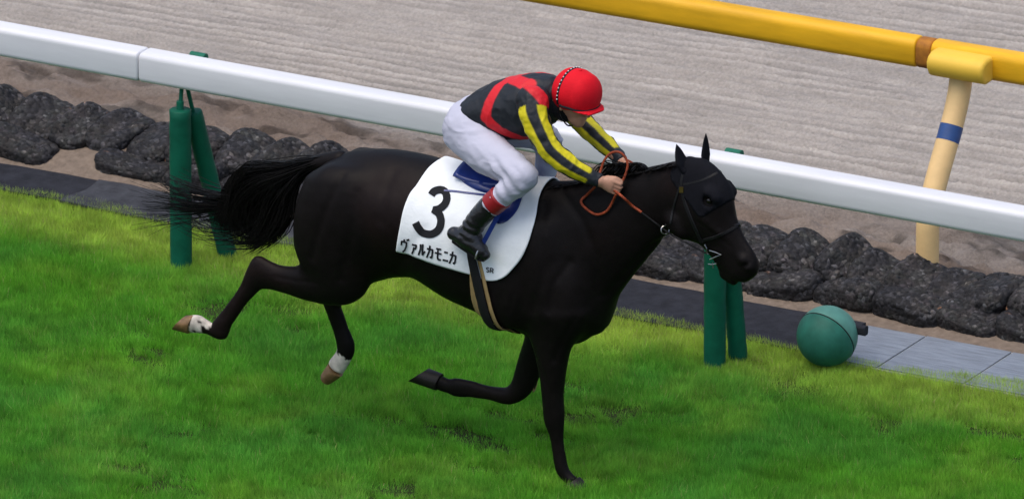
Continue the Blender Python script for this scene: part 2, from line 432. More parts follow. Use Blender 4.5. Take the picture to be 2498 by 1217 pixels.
# ------------------------------------------------------------------ net bags filled with gravel
def bag_mesh(name, hx, hy, hz, seed, nu=150, nv=80):
    g = np.random.default_rng(seed)
    u = np.linspace(0, 2*np.pi, nu, endpoint=False); v = np.linspace(-np.pi/2, np.pi/2, nv)
    U, W = np.meshgrid(u, v, indexing='ij')
    def sp(c, e): return np.sign(c)*np.abs(c)**e
    e1, e2 = 0.46, 0.56
    D = np.stack([sp(np.cos(W), e1)*sp(np.cos(U), e2), sp(np.cos(W), e1)*sp(np.sin(U), e2), sp(np.sin(W), e1)], -1).reshape(-1, 3)
    V = D*np.array([hx, hy, hz])
    lump = 0.5*fbm(V+seed*3.1, 0.16, 2, seed)
    V = V*(1+0.09*lump[:, None])
    V[:, 2] += 0.03*np.sin(V[:, 0]/hx*1.6+seed)-0.02*(V[:, 1]/hy)**2
    Nrm = D/np.array([hx, hy, hz]); Nrm /= np.linalg.norm(Nrm, axis=1)[:, None]+1e-9
    ns = int(9000*(hx*hy+hy*hz+hx*hz))
    pw = np.cos(W).ravel()+0.02; ids = g.choice(len(V), max(ns, 60), replace=False, p=pw/pw.sum())
    S = V[ids]; rad = g.uniform(0.008, 0.019, len(S))
    d = np.stack([((V-q)**2).sum(1) for q in S], 1)**0.5/rad[None]
    k = d.argmin(1); dm = d[np.arange(len(V)), k]
    bumpy = np.sqrt(np.clip(1-(dm*0.72)**2, 0, 1))
    V = V+Nrm*(0.0105*bumpy)[:, None]
    tones = 0.50*g.choice([0.045, 0.05, 0.058, 0.066, 0.075, 0.09], len(S), p=[.20, .28, .26, .16, .08, .02])
    tint = np.stack([tones*g.uniform(0.95, 1.12, len(S)), tones, tones*g.uniform(0.95, 1.12, len(S))], 1)
    for q in np.flatnonzero(g.uniform(size=len(S)) < 0.004): tint[q] = (0.16, 0.085, 0.05)
    C = tint[k]
    netk = sstep(-0.35, 0.2, fbm(V+7, 0.12, 3, seed+4))[:, None]
    C = C*netk+np.array([0.018, 0.018, 0.021])*(1-netk)
    i = np.arange(nu*nv).reshape(nu, nv); j = np.roll(i, -1, 0)
    F = np.stack([i[:, :-1], j[:, :-1], j[:, 1:], i[:, 1:]], -1).reshape(-1, 4)
    return mesh_np(name, V, F, M['gravel_bag'], colors=C)
ORD = ['first', 'second', 'third', 'fourth', 'fifth', 'sixth', 'seventh', 'eighth', 'ninth', 'tenth', 'eleventh', 'twelfth', 'thirteenth', 'fourteenth', 'fifteenth']
upper = [bag_mesh('gravel_bag', 0.127, 0.185, 0.088, 200+k) for k in range(7)]
lower = [bag_mesh('gravel_bag', 0.205, 0.11, 0.062, 220+k) for k in range(5)]
def label_bags(bags, row, look, x_left, x_right):
    """bags run from left to right; those hidden behind the horse share one label"""
    px = [project(np.array(o.location))[0] for o in bags]
    left = [o for o, u in zip(bags, px) if -45 < u < x_left]
    right = [o for o, u in zip(bags, px) if x_right < u < IW+45][::-1]
    for i, o in enumerate(left): tag(o, '%s in the %s row, %s from the left edge' % (look, row, ORD[i]), 'gravel bag', 'gravel bags of the %s row' % row)
    for i, o in enumerate(right): tag(o, '%s in the %s row, %s from the right edge' % (look, row, ORD[i]), 'gravel bag', 'gravel bags of the %s row' % row)
    for o in bags:
        u = project(np.array(o.location))[0]
        if u <= -45 or u >= IW+45: tag(o, '%s in the %s row, just past the %s edge' % (look, row, 'left' if u < 0 else 'right'), 'gravel bag', 'gravel bags of the %s row' % row)
        elif o not in left and o not in right: tag(o, '%s in the %s row, behind the horse' % (look, row), 'gravel bag', 'gravel bags of the %s row' % row)
def in_frame(x, y, z): return -420 < project(np.array([x, y, z]))[0] < IW+420
x = -6.2; n = 0; bags = []
while x < 3.4:
    s = random.uniform(0.9, 1.12)
    if in_frame(x, 3.25, 0.1):
        o = link('gravel_bag', upper[n % 7])
        o.location = (x, 3.25+random.uniform(-0.03, 0.03), 0.104+random.uniform(-0.016, 0.014))
        o.rotation_euler = (R(14+random.uniform(-8, 8)), R(random.uniform(4, 22)), R(random.uniform(-16, 12)))
        o.scale = (s, random.uniform(0.92, 1.1), random.uniform(0.9, 1.1))
        bags.append(o); n += 1
    x += 0.243*s+random.uniform(-0.010, 0.018)
label_bags(bags, 'upper', 'dark net bag of gravel', 800, 1590)
x = -6.16; n = 0; bags = []
while x < 3.4:
    if not (-4.42 < x < -4.05) and in_frame(x, 3.02, 0.05):
        o = link('gravel_bag', lower[n % 5])
        o.location = (x, 3.02+random.uniform(-0.02, 0.02), 0.052+random.uniform(-0.012, 0.006))
        o.rotation_euler = (R(random.uniform(-8, 8)), R(random.uniform(-5, 5)), R(random.uniform(-7, 7)))
        s = random.uniform(0.85, 1.1); o.scale = (s, random.uniform(0.9, 1.15), random.uniform(0.85, 1.15))
        bags.append(o); n += 1
    x += random.uniform(0.33, 0.40)
label_bags(bags, 'lower', 'flat dark gravel bag', 720, 1560)

# ------------------------------------------------------------------ white rail
def round_rect(w, h, r, n=5):
    P = []
    for cx, cy, a0 in ((w/2-r, h/2-r, 0), (-w/2+r, h/2-r, 90), (-w/2+r, -h/2+r, 180), (w/2-r, -h/2+r, 270)):
        for k in range(n+1):
            a = R(a0+90*k/n); P.append((cx+r*math.cos(a), cy+r*math.sin(a)))
    return P
RAIL_Y, RAIL_Z = 1.865, 1.099
def rail_piece(name, xa, xb, y, z, prof, material, label, cat, dirv=(1, 0, 0)):
    d = unit(dirv); side = np.array([d[1], -d[0], 0]); up = np.array([0, 0, 1.0])
    A = np.array([xa, y, z]) if np.isscalar(y) else np.asarray(y)+d*xa
    Bp = np.array([xb, y, z]) if np.isscalar(y) else np.asarray(y)+d*xb
    mb = MB(); e = 0.010
    n = len(prof)
    rings = []
    for off, sc in ((0, 0.90), (e*0.5, 0.975), (e, 1.0)):
        rings.append((A+d*off, sc))
    for off, sc in ((e, 1.0), (e*0.5, 0.975), (0, 0.90)):
        rings.append((Bp-d*off, sc))
    V = [c+side*s*sc+up*u*sc for c, sc in rings for s, u in prof]
    F = [(q*n+k, q*n+(k+1) % n, (q+1)*n+(k+1) % n, (q+1)*n+k) for q in range(len(rings)-1) for k in range(n)]
    F += [tuple(range(n-1, -1, -1)), tuple((len(rings)-1)*n+k for k in range(n))]
    mb.add(V, F)
    o = mb.build(name, material, None, smooth=True, sharp=50)
    return tag(o, label, cat)
jx = at(338, 152, RAIL_Y-0.06)[0]
prof = round_rect(0.140, 0.165, 0.030)
rail_piece('white_rail', jx-6.3, jx-0.005, RAIL_Y, RAIL_Z, prof, M['white_plastic'], 'white plastic rail length leaving the frame at left', 'rail')
rail_piece('white_rail', jx+0.003, jx+6.3, RAIL_Y, RAIL_Z, prof, M['white_plastic'], 'long white plastic rail length passing behind the horse and jockey', 'rail')

def rail_post(px_x, label, foot=(0.136, 0.275), head=(0.022, 0.100)):
    root = empty('rail_post', (px_x, RAIL_Y-0.03, 0))
    tag(root, label, 'rail post', 'padded green posts under the white rail')
    b0 = np.array([px_x, RAIL_Y-0.03, -0.02]); bt = b0+np.array([0, 0, 0.910])
    def pad(A, B, r, seed):
        pts = []; rad = []
        L = np.linalg.norm(B-A)
        for t in np.linspace(0, 1, 22):
            pts.append(A+(B-A)*t); rad.append(r*(1+0.02*math.sin(t*37+seed)+0.015*math.sin(t*83+seed)))
        pts += [B+unit(B-A)*0.004, B+unit(B-A)*0.006]; rad += [r*0.93, r*0.80]
        return MB().tube(pts, rad, 24)
    p = pad(b0, bt, 0.0585, 1).build('padding', M['green_pad'], root, True, 60)
    c0 = b0+np.array([foot[0], foot[1], 0.0]); c1 = b0+np.array([head[0], head[1], 0.870])
    q = pad(c0, c1, 0.050, 5).build('brace_padding', M['green_pad'], root, True, 60)
    top = np.array([px_x, RAIL_Y-0.01, RAIL_Z-0.07])
    MB().tube([bt, bt+np.array([0, 0, 0.05])], 0.020, 12).tube([bt, top], 0.0115, 10).build('rod', M['green_steel'], root, True)
    MB().tube([c1, top+np.array([0.01, 0.03, 0.0])], 0.0115, 10).build('brace_rod', M['green_steel'], root, True)
    # clamp behind the rail whose rounded top shows over it
    mb = MB()
    prof = round_rect(0.055, 0.17, 0.026)
    mb.extrude(prof, (px_x-0.005, RAIL_Y+0.10, RAIL_Z-0.002), (px_x+0.085, RAIL_Y+0.10, RAIL_Z-0.002), np.array([0, 1.0, 0]), np.array([0, 0, 1.0]))
    mb.tube([(px_x+0.04, RAIL_Y+0.075, RAIL_Z-0.05), (px_x+0.02, RAIL_Y+0.01, RAIL_Z-0.085)], 0.014, 10)
    mb.build('clamp', M['green_steel'], root, True, 40)
    return root
pxs = [ground(437, 655)[0], ground(1740, 897)[0]]
sp = pxs[1]-pxs[0]
rail_post(pxs[0], 'green padded post with leaning brace behind the horse tail')
rail_post(pxs[1], 'green padded post with leaning brace below the horse muzzle', (0.055, 0.165), (0.022, 0.085))

# ------------------------------------------------------------------ yellow rail of the dirt course
base = ground(2262, 668, SAND_Z)
top = np.array([base[0]+0.02, base[1]+0.36, SAND_Z+0.93])
ydir = unit((1, 0.02, 0))
YC = at_plane(2345, 160, (0, top[1]-0.02, 0), np.array([0, 1.0, 0]))
mid = np.array([0.0, 0, 0])
yp = round_rect(0.125, 0.165, 0.045)
off = np.dot(at_plane(2236, 130, YC, np.array([0, 1.0, 0]))-YC, ydir)
yc2 = YC+np.array([0, 0.045, 0.022])
rail_piece('yellow_rail', -7.5, off-0.002, yc2, None, yp, M['yellow_plastic'], 'long yellow plastic rail length crossing the top of the picture', 'rail', ydir)
rail_piece('yellow_rail', off+0.092, 6.0, yc2, None, round_rect(0.127, 0.167, 0.045), M['yellow_plastic'], 'yellow plastic rail length leaving the frame at right', 'rail', ydir)
rail_piece('rail_sleeve', off, off+0.09, yc2, None, round_rect(0.121, 0.161, 0.044), M['rust_patch'], 'orange-brown stained sleeve joining two yellow rail lengths', 'rail joint', ydir)
# gooseneck post
gp = empty('gooseneck_post', tuple(base))
tag(gp, 'cream gooseneck post with blue band holding the yellow rail', 'rail post')
hz = YC[2]-0.06-base[2]
dy = YC[1]-base[1]; dx = YC[0]-base[0]
def neck(t):
    s = sstep(0.30, 1.0, np.array(t))
    s2 = s*0.75+0.25*max(0, (t-0.35)/0.65)
    return np.array([base[0]+dx*s2, base[1]+dy*s2, base[2]-0.08+(hz+0.08)*t])
MB().tube([neck(t) for t in np.linspace(0, 1, 30)], 0.062, 28).build('pole', M['cream_plastic'], gp, True, 60)
MB().tube([neck(t) for t in np.linspace(0.70, 0.77, 6)], 0.0633, 28, caps=False).build('blue_band', M['blue_tape'], gp, True, 60)
# saddle block that carries the rail: flat ends, rounded lower front edge
mb = MB()
prof = [(-0.075, 0.065), (-0.075, -0.055), (-0.02, -0.075), (0.045, -0.078), (0.09, -0.06), (0.115, -0.02), (0.118, 0.02), (0.10, 0.05), (0.06, 0.068)]
mb.extrude(prof, YC+np.array([-0.145, -0.02, 0.018]), YC+np.array([0.195, -0.02, 0.018]), np.array([0, -1.0, 0]), np.array([0, 0, 1.0]))
o = mb.build('rail_block', M['yellow_block'], gp, True, 60)
bv = o.modifiers.new('bevel', 'BEVEL'); bv.width = 0.022; bv.segments = 4; bv.limit_method = 'ANGLE'; bv.angle_limit = R(50)

# ------------------------------------------------------------------ green ball marker
bc = at_plane(2018, 815, (0, 2.12, 0), np.array([0, 1.0, 0])); br = 0.1625
bc[2] = max(bc[2]-0.01, br-0.03)
ball = empty('ball_marker', (bc[0], bc[1], 0))
tag(ball, 'green plastic ball with dark seam sitting at the turf edge', 'ball')
axis = unit(0.85*(0.62*RGT+0.78*UPV)+0.53*FWD)
# two shells with a recessed groove between them
def shell(sign):
    a = unit(np.cross(axis, (0, 1, 0))); b = np.cross(axis, a)
    V = []; F = []; n = 64; m = 22
    for i in range(m+1):
        if i == 0: lat, rr = R(-1.5)*sign, 0.96
        else:
            lat, rr = R((1.5 if i == 1 else 1.5+(88.5)*(i-1)/(m-1)))*sign, 1.0
        for k in range(n):
            th = 2*math.pi*k/n
            V.append(bc+br*rr*(axis*math.sin(lat)+math.cos(lat)*(a*math.cos(th)+b*math.sin(th))))
    for i in range(m):
        for k in range(n): F.append((i*n+k, i*n+(k+1) % n, (i+1)*n+(k+1) % n, (i+1)*n+k))
    return MB().add(V, F)
shell(1).build('half_shell', M['faded_ball'], ball, True, 60)['label'] = 'faded pale green half of the ball'
shell(-1).build('half_shell', M['green_ball'], ball, True, 60)
M['dark_seam'] = mat('dark_seam', (0.01, 0.02, 0.018), 0.7, 0.3)
a = unit(np.cross(axis, (0, 1, 0))); b = np.cross(axis, a)
ring = [bc+0.985*br*(a*math.cos(t)+b*math.sin(t)) for t in np.linspace(0, 2*math.pi, 65)]
MB().tube(ring, 0.0045, 8, caps=False).build('seam', M['dark_seam'], ball, True)
q = at_plane(2103, 805, bc+np.array([0, 0.08, 0]), np.array([0, 1.0, 0]))
MB().extrude(round_rect(0.045, 0.050, 0.012), q+np.array([-0.10, 0, 0]), q+np.array([0.025, 0, 0]), np.array([0, 1.0, 0]), np.array([0, 0, 1.0])).build('lug', M['black_rubber'], ball, True, 40)

# ================================================================== implicit surfaces for bodies
class Chain:
    """a limb or trunk: elliptical sections swept along a curve; arrays c (n,3), u (n,3), s (n,3), h, w"""
    def __init__(self, secs, cap0=1.0, cap1=1.0, k=0.03, sub=4):
        c = np.array([q[0] for q in secs], float); u = np.array([unit(q[1]) for q in secs]); s = np.array([unit(q[2]) for q in secs])
        h = np.array([q[3] for q in secs], float); w = np.array([q[4] for q in secs], float)
        A = np.concatenate([c, u, s, h[:, None], w[:, None]], 1)
        if sub > 1 and len(A) > 1:
            P = np.concatenate([2*A[:1]-A[1:2], A, 2*A[-1:]-A[-2:-1]], 0); out = []
            for i in range(1, len(P)-2):
                for t in np.arange(sub)/sub:
                    p0, p1, p2, p3 = P[i-1], P[i], P[i+1], P[i+2]
                    m1, m2 = (p2-p0)*0.42, (p3-p1)*0.42
                    out.append((2*t**3-3*t**2+1)*p1+(t**3-2*t**2+t)*m1+(-2*t**3+3*t**2)*p2+(t**3-t**2)*m2)
            out.append(P[-2]); A = np.array(out)
        self.c = A[:, 0:3]; self.u = A[:, 3:6]/np.linalg.norm(A[:, 3:6], axis=1)[:, None]
        self.s = A[:, 6:9]; self.s = self.s-self.u*(self.s*self.u).sum(1)[:, None]; self.s /= np.linalg.norm(self.s, axis=1)[:, None]
        self.h = np.maximum(A[:, 9], 0.003); self.w = np.maximum(A[:, 10], 0.003)
        self.n = np.cross(self.u, self.s)
        d = np.gradient(self.c, axis=0)
        flip = np.sign((self.n*d).sum(1)); flip[flip == 0] = 1; self.n *= flip[:, None]
        self.cap = (cap0, cap1); self.k = k
    def inflated(self, d):
        import copy
        o = copy.copy(self); o.h = self.h+d; o.w = self.w+d; return o
    def bounds(self, m=0.0):
        r = np.maximum(self.h, self.w)[:, None]*1.05+m
        return (self.c-r).min(0), (self.c+r).max(0)
    def seg(self, Q, i):
        m = len(self.c)
        c0, c1 = self.c[i], self.c[i+1]
        d0 = (Q-c0)@self.n[i]; d1 = (Q-c1)@self.n[i+1]
        t = np.clip(np.where(d0 < 0, 0.0, np.where(d1 > 0, 1.0, d0/np.where(np.abs(d0-d1) < 1e-9, 1, d0-d1))), 0, 1)
        ax = np.where(d0 < 0, -d0, np.where(d1 > 0, d1, 0.0))
        h = self.h[i]+(self.h[i+1]-self.h[i])*t; w = self.w[i]+(self.w[i+1]-self.w[i])*t
        q = Q-c0
        def interp(a0, a1, off0):
            da = a1-a0
            return q@a0+t*(q@da)-t*(off0@a0)-t*t*(off0@da)
        pu = interp(self.u[i], self.u[i+1], c1-c0); ps = interp(self.s[i], self.s[i+1], c1-c0)
        e = np.full(len(Q), 0.25)
        if i == 0: e = np.where(d0 < 0, self.cap[0], e)
        if i == m-2: e = np.where(d1 > 0, self.cap[1], e)
        al = np.maximum(np.minimum(h, w)*e, 0.002)
        k0 = np.sqrt((pu/h)**2+(ps/w)**2+(ax/al)**2)+1e-9
        k1 = np.sqrt((pu/h**2)**2+(ps/w**2)**2+(ax/al**2)**2)+1e-9
        return k0*(k0-1)/k1
    def dist(self, Q):
        Q = np.asarray(Q, float)
        return np.min([self.seg(Q, i) for i in range(len(self.c)-1)], 0)
    def grid(self, lo, vox, shape):
        """distance on the voxel block that starts at lo"""
        D = np.full(shape, 1.0, np.float32)
        for i in range(len(self.c)-1):
            r = max(self.h[i], self.h[i+1], self.w[i], self.w[i+1])*1.05+self.k+2*vox
            a = np.minimum(self.c[i], self.c[i+1])-r; b = np.maximum(self.c[i], self.c[i+1])+r
            # a thin slab: the sections' planes bound where this piece matters
            i0 = np.clip(np.floor((a-lo)/vox).astype(int), 0, np.array(shape)-1); i1 = np.clip(np.ceil((b-lo)/vox).astype(int)+1, 1, shape)
            g = np.stack(np.meshgrid(*[lo[d]+vox*np.arange(i0[d], i1[d]) for d in range(3)], indexing='ij'), -1)
            shp = g.shape[:3]; g = g.reshape(-1, 3)
            mg = self.k+2*vox+0.02
            e0 = mg+(self.cap[0]*r if i == 0 else 0); e1 = mg+(self.cap[1]*r if i == len(self.c)-2 else 0)
            near = ((g-self.c[i])@self.n[i] > -e0) & ((g-self.c[i+1])@self.n[i+1] < e1)
            d = np.full(len(g), 1.0, np.float32)
            if near.any(): d[near] = self.seg(g[near], i)
            sl = tuple(slice(i0[k], i1[k]) for k in range(3))
            D[sl] = np.minimum(D[sl], d.reshape(shp))
        return D
def smin(a, b, k):
    hh = np.clip(k-np.abs(a-b), 0, None)/k
    return np.minimum(a, b)-hh*hh*k*0.25
def round_chain(pts, rad, k=0.02, cap0=1.0, cap1=1.0, sub=3, flat=1.0, ref=(0, 1, 0)):
    pts = [np.asarray(p, float) for p in pts]; secs = []
    for i, p in enumerate(pts):
        t = unit(pts[min(i+1, len(pts)-1)]-pts[max(i-1, 0)])
        r = np.asarray(ref, float); s = unit(r-t*np.dot(r, t)); u = np.cross(s, t)
        secs.append((p, u, s, rad[i], rad[i]*flat))
    return Chain(secs, cap0, cap1, k, sub)
def voxel_mesh(chains, vox, cuts=(), post=None):
    lo = np.min([c.bounds()[0] for c in chains], 0)-3*vox; hi = np.max([c.bounds()[1] for c in chains], 0)+3*vox
    n = np.ceil((hi-lo)/vox).astype(int)+1
    Fd = np.full(n, 1.0, np.float32)
    for c in chains:
        a, b = c.bounds(c.k+2*vox)
        i0 = np.clip(np.floor((a-lo)/vox).astype(int), 0, n-1); i1 = np.clip(np.ceil((b-lo)/vox).astype(int)+1, 1, n)
        d = c.grid(lo+vox*i0, vox, tuple(i1-i0))
        sl = tuple(slice(i0[k], i1[k]) for k in range(3))
        Fd[sl] = smin(Fd[sl], d, c.k)
    if cuts or post:
        g = np.stack(np.meshgrid(*[lo[d]+vox*np.arange(n[d]) for d in range(3)], indexing='ij'), -1).reshape(-1, 3)
        for p, nn in cuts:
            Fd = np.maximum(Fd, ((g-np.asarray(p))@unit(nn)).reshape(n))
        if post is not None: Fd = post(g, Fd.reshape(-1)).reshape(n)
    return surface_nets(Fd, lo, vox)
def surface_nets(Fd, lo, vox):
    ins = Fd < 0
    n = np.array(Fd.shape)-1
    cnt = np.zeros(n, np.int8)
    for dx in (0, 1):
        for dy in (0, 1):
            for dz in (0, 1): cnt += ins[dx:dx+n[0], dy:dy+n[1], dz:dz+n[2]]
    mix = (cnt > 0) & (cnt < 8)
    I = np.argwhere(mix); idx = np.full(n, -1, np.int64); idx[mix] = np.arange(len(I))
    acc = np.zeros((len(I), 3)); num = np.zeros(len(I))
    corners = [(a, b, c) for a in (0, 1) for b in (0, 1) for c in (0, 1)]
    for a in corners:
        for ax in range(3):
            if a[ax]: continue
            b = list(a); b[ax] = 1
            fa = Fd[I[:, 0]+a[0], I[:, 1]+a[1], I[:, 2]+a[2]]; fb = Fd[I[:, 0]+b[0], I[:, 1]+b[1], I[:, 2]+b[2]]
            m = (fa < 0) != (fb < 0)
            t = np.where(m, fa/np.where(m, fa-fb, 1), 0)
            P = np.array(a, float)[None].repeat(len(I), 0); P[:, ax] += t
            acc += P*m[:, None]; num += m
    V = lo+vox*(I+acc/num[:, None])
    Fs = []
    for ax in range(3):
        o1, o2 = [(1, 2), (2, 0), (0, 1)][ax]
        sl0 = [slice(None)]*3; sl1 = [slice(None)]*3
        sl0[ax] = slice(0, -1); sl1[ax] = slice(1, None)
        ch = ins[tuple(sl0)] != ins[tuple(sl1)]
        E = np.argwhere(ch)
        E = E[(E[:, o1] > 0) & (E[:, o2] > 0) & (E[:, o1] < n[o1]) & (E[:, o2] < n[o2])]
        def cell(d1, d2):
            q = E.copy(); q[:, o1] -= d1; q[:, o2] -= d2
            return idx[q[:, 0], q[:, 1], q[:, 2]]
        Q = np.stack([cell(1, 1), cell(0, 1), cell(0, 0), cell(1, 0)], 1)
        st = ins[E[:, 0], E[:, 1], E[:, 2]]
        Q[~st] = Q[~st][:, ::-1]
        Fs.append(Q)
    return V, np.concatenate(Fs, 0)
def vnormals(V, F):
    N = np.zeros_like(V)
    fn = np.cross(V[F[:, 2]]-V[F[:, 0]], V[F[:, 3]]-V[F[:, 1]])
    for k in range(4): np.add.at(N, F[:, k], fn)
    return N/(np.linalg.norm(N, axis=1)[:, None]+1e-12)
def smooth_mesh(V, F, it=2, lam=0.5):
    for _ in range(it):
        S = np.zeros_like(V); c = np.zeros(len(V))
        for a, b in ((0, 1), (1, 2), (2, 3), (3, 0)):
            np.add.at(S, F[:, a], V[F[:, b]]); np.add.at(S, F[:, b], V[F[:, a]])
            np.add.at(c, F[:, a], 1); np.add.at(c, F[:, b], 1)
        V = V+lam*(S/c[:, None]-V)
    return V
def bvh_of(V, F):
    return BVHTree.FromPolygons([tuple(v) for v in V.tolist()], [tuple(f) for f in F.tolist()])
def hit(bvh, px, py):
    r = bvh.ray_cast(Vector(CAM), Vector(ray_dir(px, py)), 300.0)
    return (None, None) if r[0] is None else (np.array(r[0]), np.array(r[1]))

# sections read off the side of the animal: upper outline, lower outline, half width in metres
def sec(tp, bp, w, P0=(0, 0, 0), lat=(0, 1.0, 0), fat=None):
    lat = unit(lat)
    T = at_plane(*tp, P0, lat); B_ = at_plane(*bp, P0, lat)
    c = (T+B_)/2; u = unit(T-B_); Mh = np.linalg.norm(T-B_)/2
    Lu = np.linalg.norm(pv(u)); nn = pv(u)/Lu
    q = abs(np.dot(pv(lat), nn))
    m2 = (Mh*Lu)**2
    h = math.sqrt(max(m2-(w*q)**2, 0.45*m2))/Lu
    return (c, u, lat, h, w)

# ================================================================== HORSE
def yp(y): return dict(P0=(0, y, 0))
torso = Chain([sec((772, 432), (772, 560), .10), sec((800, 388), (800, 640), .19), sec((850, 367), (850, 680), .255), sec((910, 362), (910, 690), .275),
               sec((970, 366), (970, 678), .27), sec((1040, 380), (1030, 680), .275), sec((1110, 402), (1105, 726), .29), sec((1190, 422), (1180, 762), .29),
               sec((1265, 434), (1245, 788), .265), sec((1330, 444), (1305, 825), .235), sec((1390, 480), (1360, 842), .215), sec((1440, 570), (1418, 838), .18),
               sec((1462, 650), (1450, 815), .12)], 0.9, 0.6, 0.05)
neckc = Chain([sec((1330, 452), (1462, 800), .185), sec((1385, 444), (1490, 750), .165), sec((1450, 432), (1520, 705), .135), sec((1520, 420), (1555, 660), .108),
               sec((1580, 408), (1592, 615), .090), sec((1640, 394), (1632, 570), .080), sec((1680, 388), (1660, 545), .075)], 0.5, 0.6, 0.07)
HPSI = R(9)
POLL = at(1680, 420, 0.0)
HLAT = np.array([math.sin(HPSI), math.cos(HPSI), 0.0])
hp = dict(P0=POLL, lat=HLAT)
headc = Chain([sec((1690, 386), (1640, 470), .062, **hp), sec((1718, 388), (1628, 520), .078, **hp), sec((1748, 410), (1634, 556), .090, **hp), sec((1772, 442), (1655, 578), .096, **hp),
               sec((1786, 476), (1685, 590), .088, **hp), sec((1796, 524), (1706, 597), .070, **hp), sec((1810, 562), (1722, 612), .057, **hp), sec((1826, 592), (1740, 636), .050, **hp),
               sec((1841, 616), (1756, 662), .048, **hp), sec((1850, 638), (1778, 683), .047, **hp), sec((1850, 656), (1808, 688), .036, **hp)], 0.7, 0.55, 0.03)
fore_n, hind_n, fore_f, hind_f = -0.135, -0.155, 0.115, 0.125
# near fore: on the ground
near_fore = Chain([sec((1270, 740), (1432, 770), .10, **yp(-.15)), sec((1286, 800), (1412, 820), .088, **yp(fore_n)), sec((1303, 855), (1394, 855), .072, **yp(fore_n)), sec((1315, 915), (1383, 905), .058, **yp(fore_n)),
                   sec((1321, 965), (1376, 963), .047, **yp(fore_n)), sec((1324, 1003), (1378, 1003), .044, **yp(fore_n)), sec((1328, 1030), (1377, 1030), .040, **yp(fore_n)), sec((1340, 1062), (1375, 1064), .028, **yp(fore_n)),
                   sec((1347, 1100), (1379, 1104), .026, **yp(fore_n)), sec((1352, 1132), (1385, 1134), .031, **yp(fore_n)), sec((1357, 1150), (1391, 1149), .030, **yp(fore_n)), sec((1368, 1166), (1400, 1158), .027, **yp(fore_n)), sec((1378, 1178), (1410, 1166), .030, **yp(fore_n))], 0.5, 0.5, 0.035)
far_fore = Chain([sec((1290, 740), (1410, 770), .09, **yp(.14)), sec((1282, 810), (1372, 830), .080, **yp(fore_f)), sec((1268, 858), (1345, 868), .065, **yp(fore_f)), sec((1258, 895), (1322, 908), .054, **yp(fore_f)),
                  sec((1247, 930), (1304, 948), .046, **yp(fore_f)), sec((1234, 944), (1276, 976), .043, **yp(fore_f)), sec((1214, 944), (1240, 986), .040, **yp(fore_f)), sec((1192, 940), (1199, 976), .030, **yp(fore_f)),
                  sec((1150, 928), (1150, 969), .026, **yp(fore_f)), sec((1114, 921), (1112, 967), .031, **yp(fore_f)), sec((1094, 923), (1088, 957), .028, **yp(fore_f)), sec((1074, 913), (1062, 949), .030, **yp(fore_f))], 0.5, 0.5, 0.035)
near_hind = Chain([sec((745, 440), (900, 440), .10, **yp(-.14)), sec((722, 520), (915, 540), .125, **yp(-.15)), sec((722, 590), (912, 640), .12, **yp(hind_n)), sec((745, 630), (890, 720), .10, **yp(hind_n)),
                   sec((752, 640), (830, 744), .085, **yp(hind_n)), sec((722, 648), (752, 732), .068, **yp(hind_n)), sec((688, 648), (702, 716), .052, **yp(hind_n)), sec((660, 638), (660, 706), .043, **yp(hind_n)),
                   sec((626, 622), (640, 706), .042, **yp(hind_n)), sec((604, 655), (634, 708), .040, **yp(hind_n)), sec((589, 690), (620, 722), .034, **yp(hind_n)), sec((570, 720), (602, 742), .028, **yp(hind_n)), sec((548, 749), (582, 770), .026, **yp(hind_n)),
                   sec((527, 774), (565, 796), .030, **yp(hind_n)), sec((514, 790), (552, 826), .033, **yp(hind_n)), sec((512, 786), (530, 826), .030, **yp(hind_n)), sec((505, 780), (506, 815), .027, **yp(hind_n)), sec((486, 768), (484, 813), .029, **yp(hind_n)), sec((471, 767), (464, 812), .031, **yp(hind_n))], 0.6, 0.5, 0.045)
far_hind = Chain([sec((790, 450), (930, 450), .09, **yp(.13)), sec((775, 560), (930, 570), .11, **yp(.14)), sec((785, 640), (915, 660), .095, **yp(hind_f)), sec((782, 690), (880, 722), .07, **yp(hind_f)),
                  sec((784, 712), (838, 738), .05, **yp(hind_f)), sec((790, 742), (832, 748), .042, **yp(hind_f)), sec((801, 775), (842, 775), .030, **yp(hind_f)), sec((812, 806), (852, 804), .027, **yp(hind_f)),
                  sec((820, 836), (864, 832), .032, **yp(hind_f)), sec((822, 850), (866, 858), .032, **yp(hind_f)), sec((816, 862), (857, 880), .027, **yp(hind_f)), sec((806, 874), (847, 896), .029, **yp(hind_f)), sec((802, 884), (838, 910), .030, **yp(hind_f))], 0.6, 0.5, 0.045)
# muscle masses that catch the light
def lump(px, py, y, r, k=0.08):
    c = at(px, py, y); u = np.array([0, 0, 1.0])
    return Chain([(c-np.array([r[0]*0.4, 0, 0]), u, (0, 1, 0), r[2], r[1]), (c+np.array([r[0]*0.4, 0, 0]), u, (0, 1, 0), r[2], r[1])], 1.0, 1.0, k, 1)
lumps = []
for sgn in (-1, 1):
    sh = 0 if sgn < 0 else 1
    for (X_, Z_, Y_, r) in ((0.20, 1.20, .17, (.17, .075, .23)), (0.36, 1.02, .15, (.13, .07, .15)), (0.06, 1.00, .19, (.13, .07, .15)), (-0.90, 1.33, .17, (.20, .095, .19)),
                            (-0.60, 1.30, .20, (.10, .06, .12)), (-1.02, 1.15, .16, (.15, .09, .24))):
        c = np.array([X_, sgn*Y_, Z_]); u = np.array([0, 0, 1.0])
        lumps.append(Chain([(c-np.array([r[0]*.4, 0, 0]), u, (0, 1, 0), r[2], r[1]), (c+np.array([r[0]*.4, 0, 0]), u, (0, 1, 0), r[2], r[1])], 1.0, 1.0, 0.09, 1))
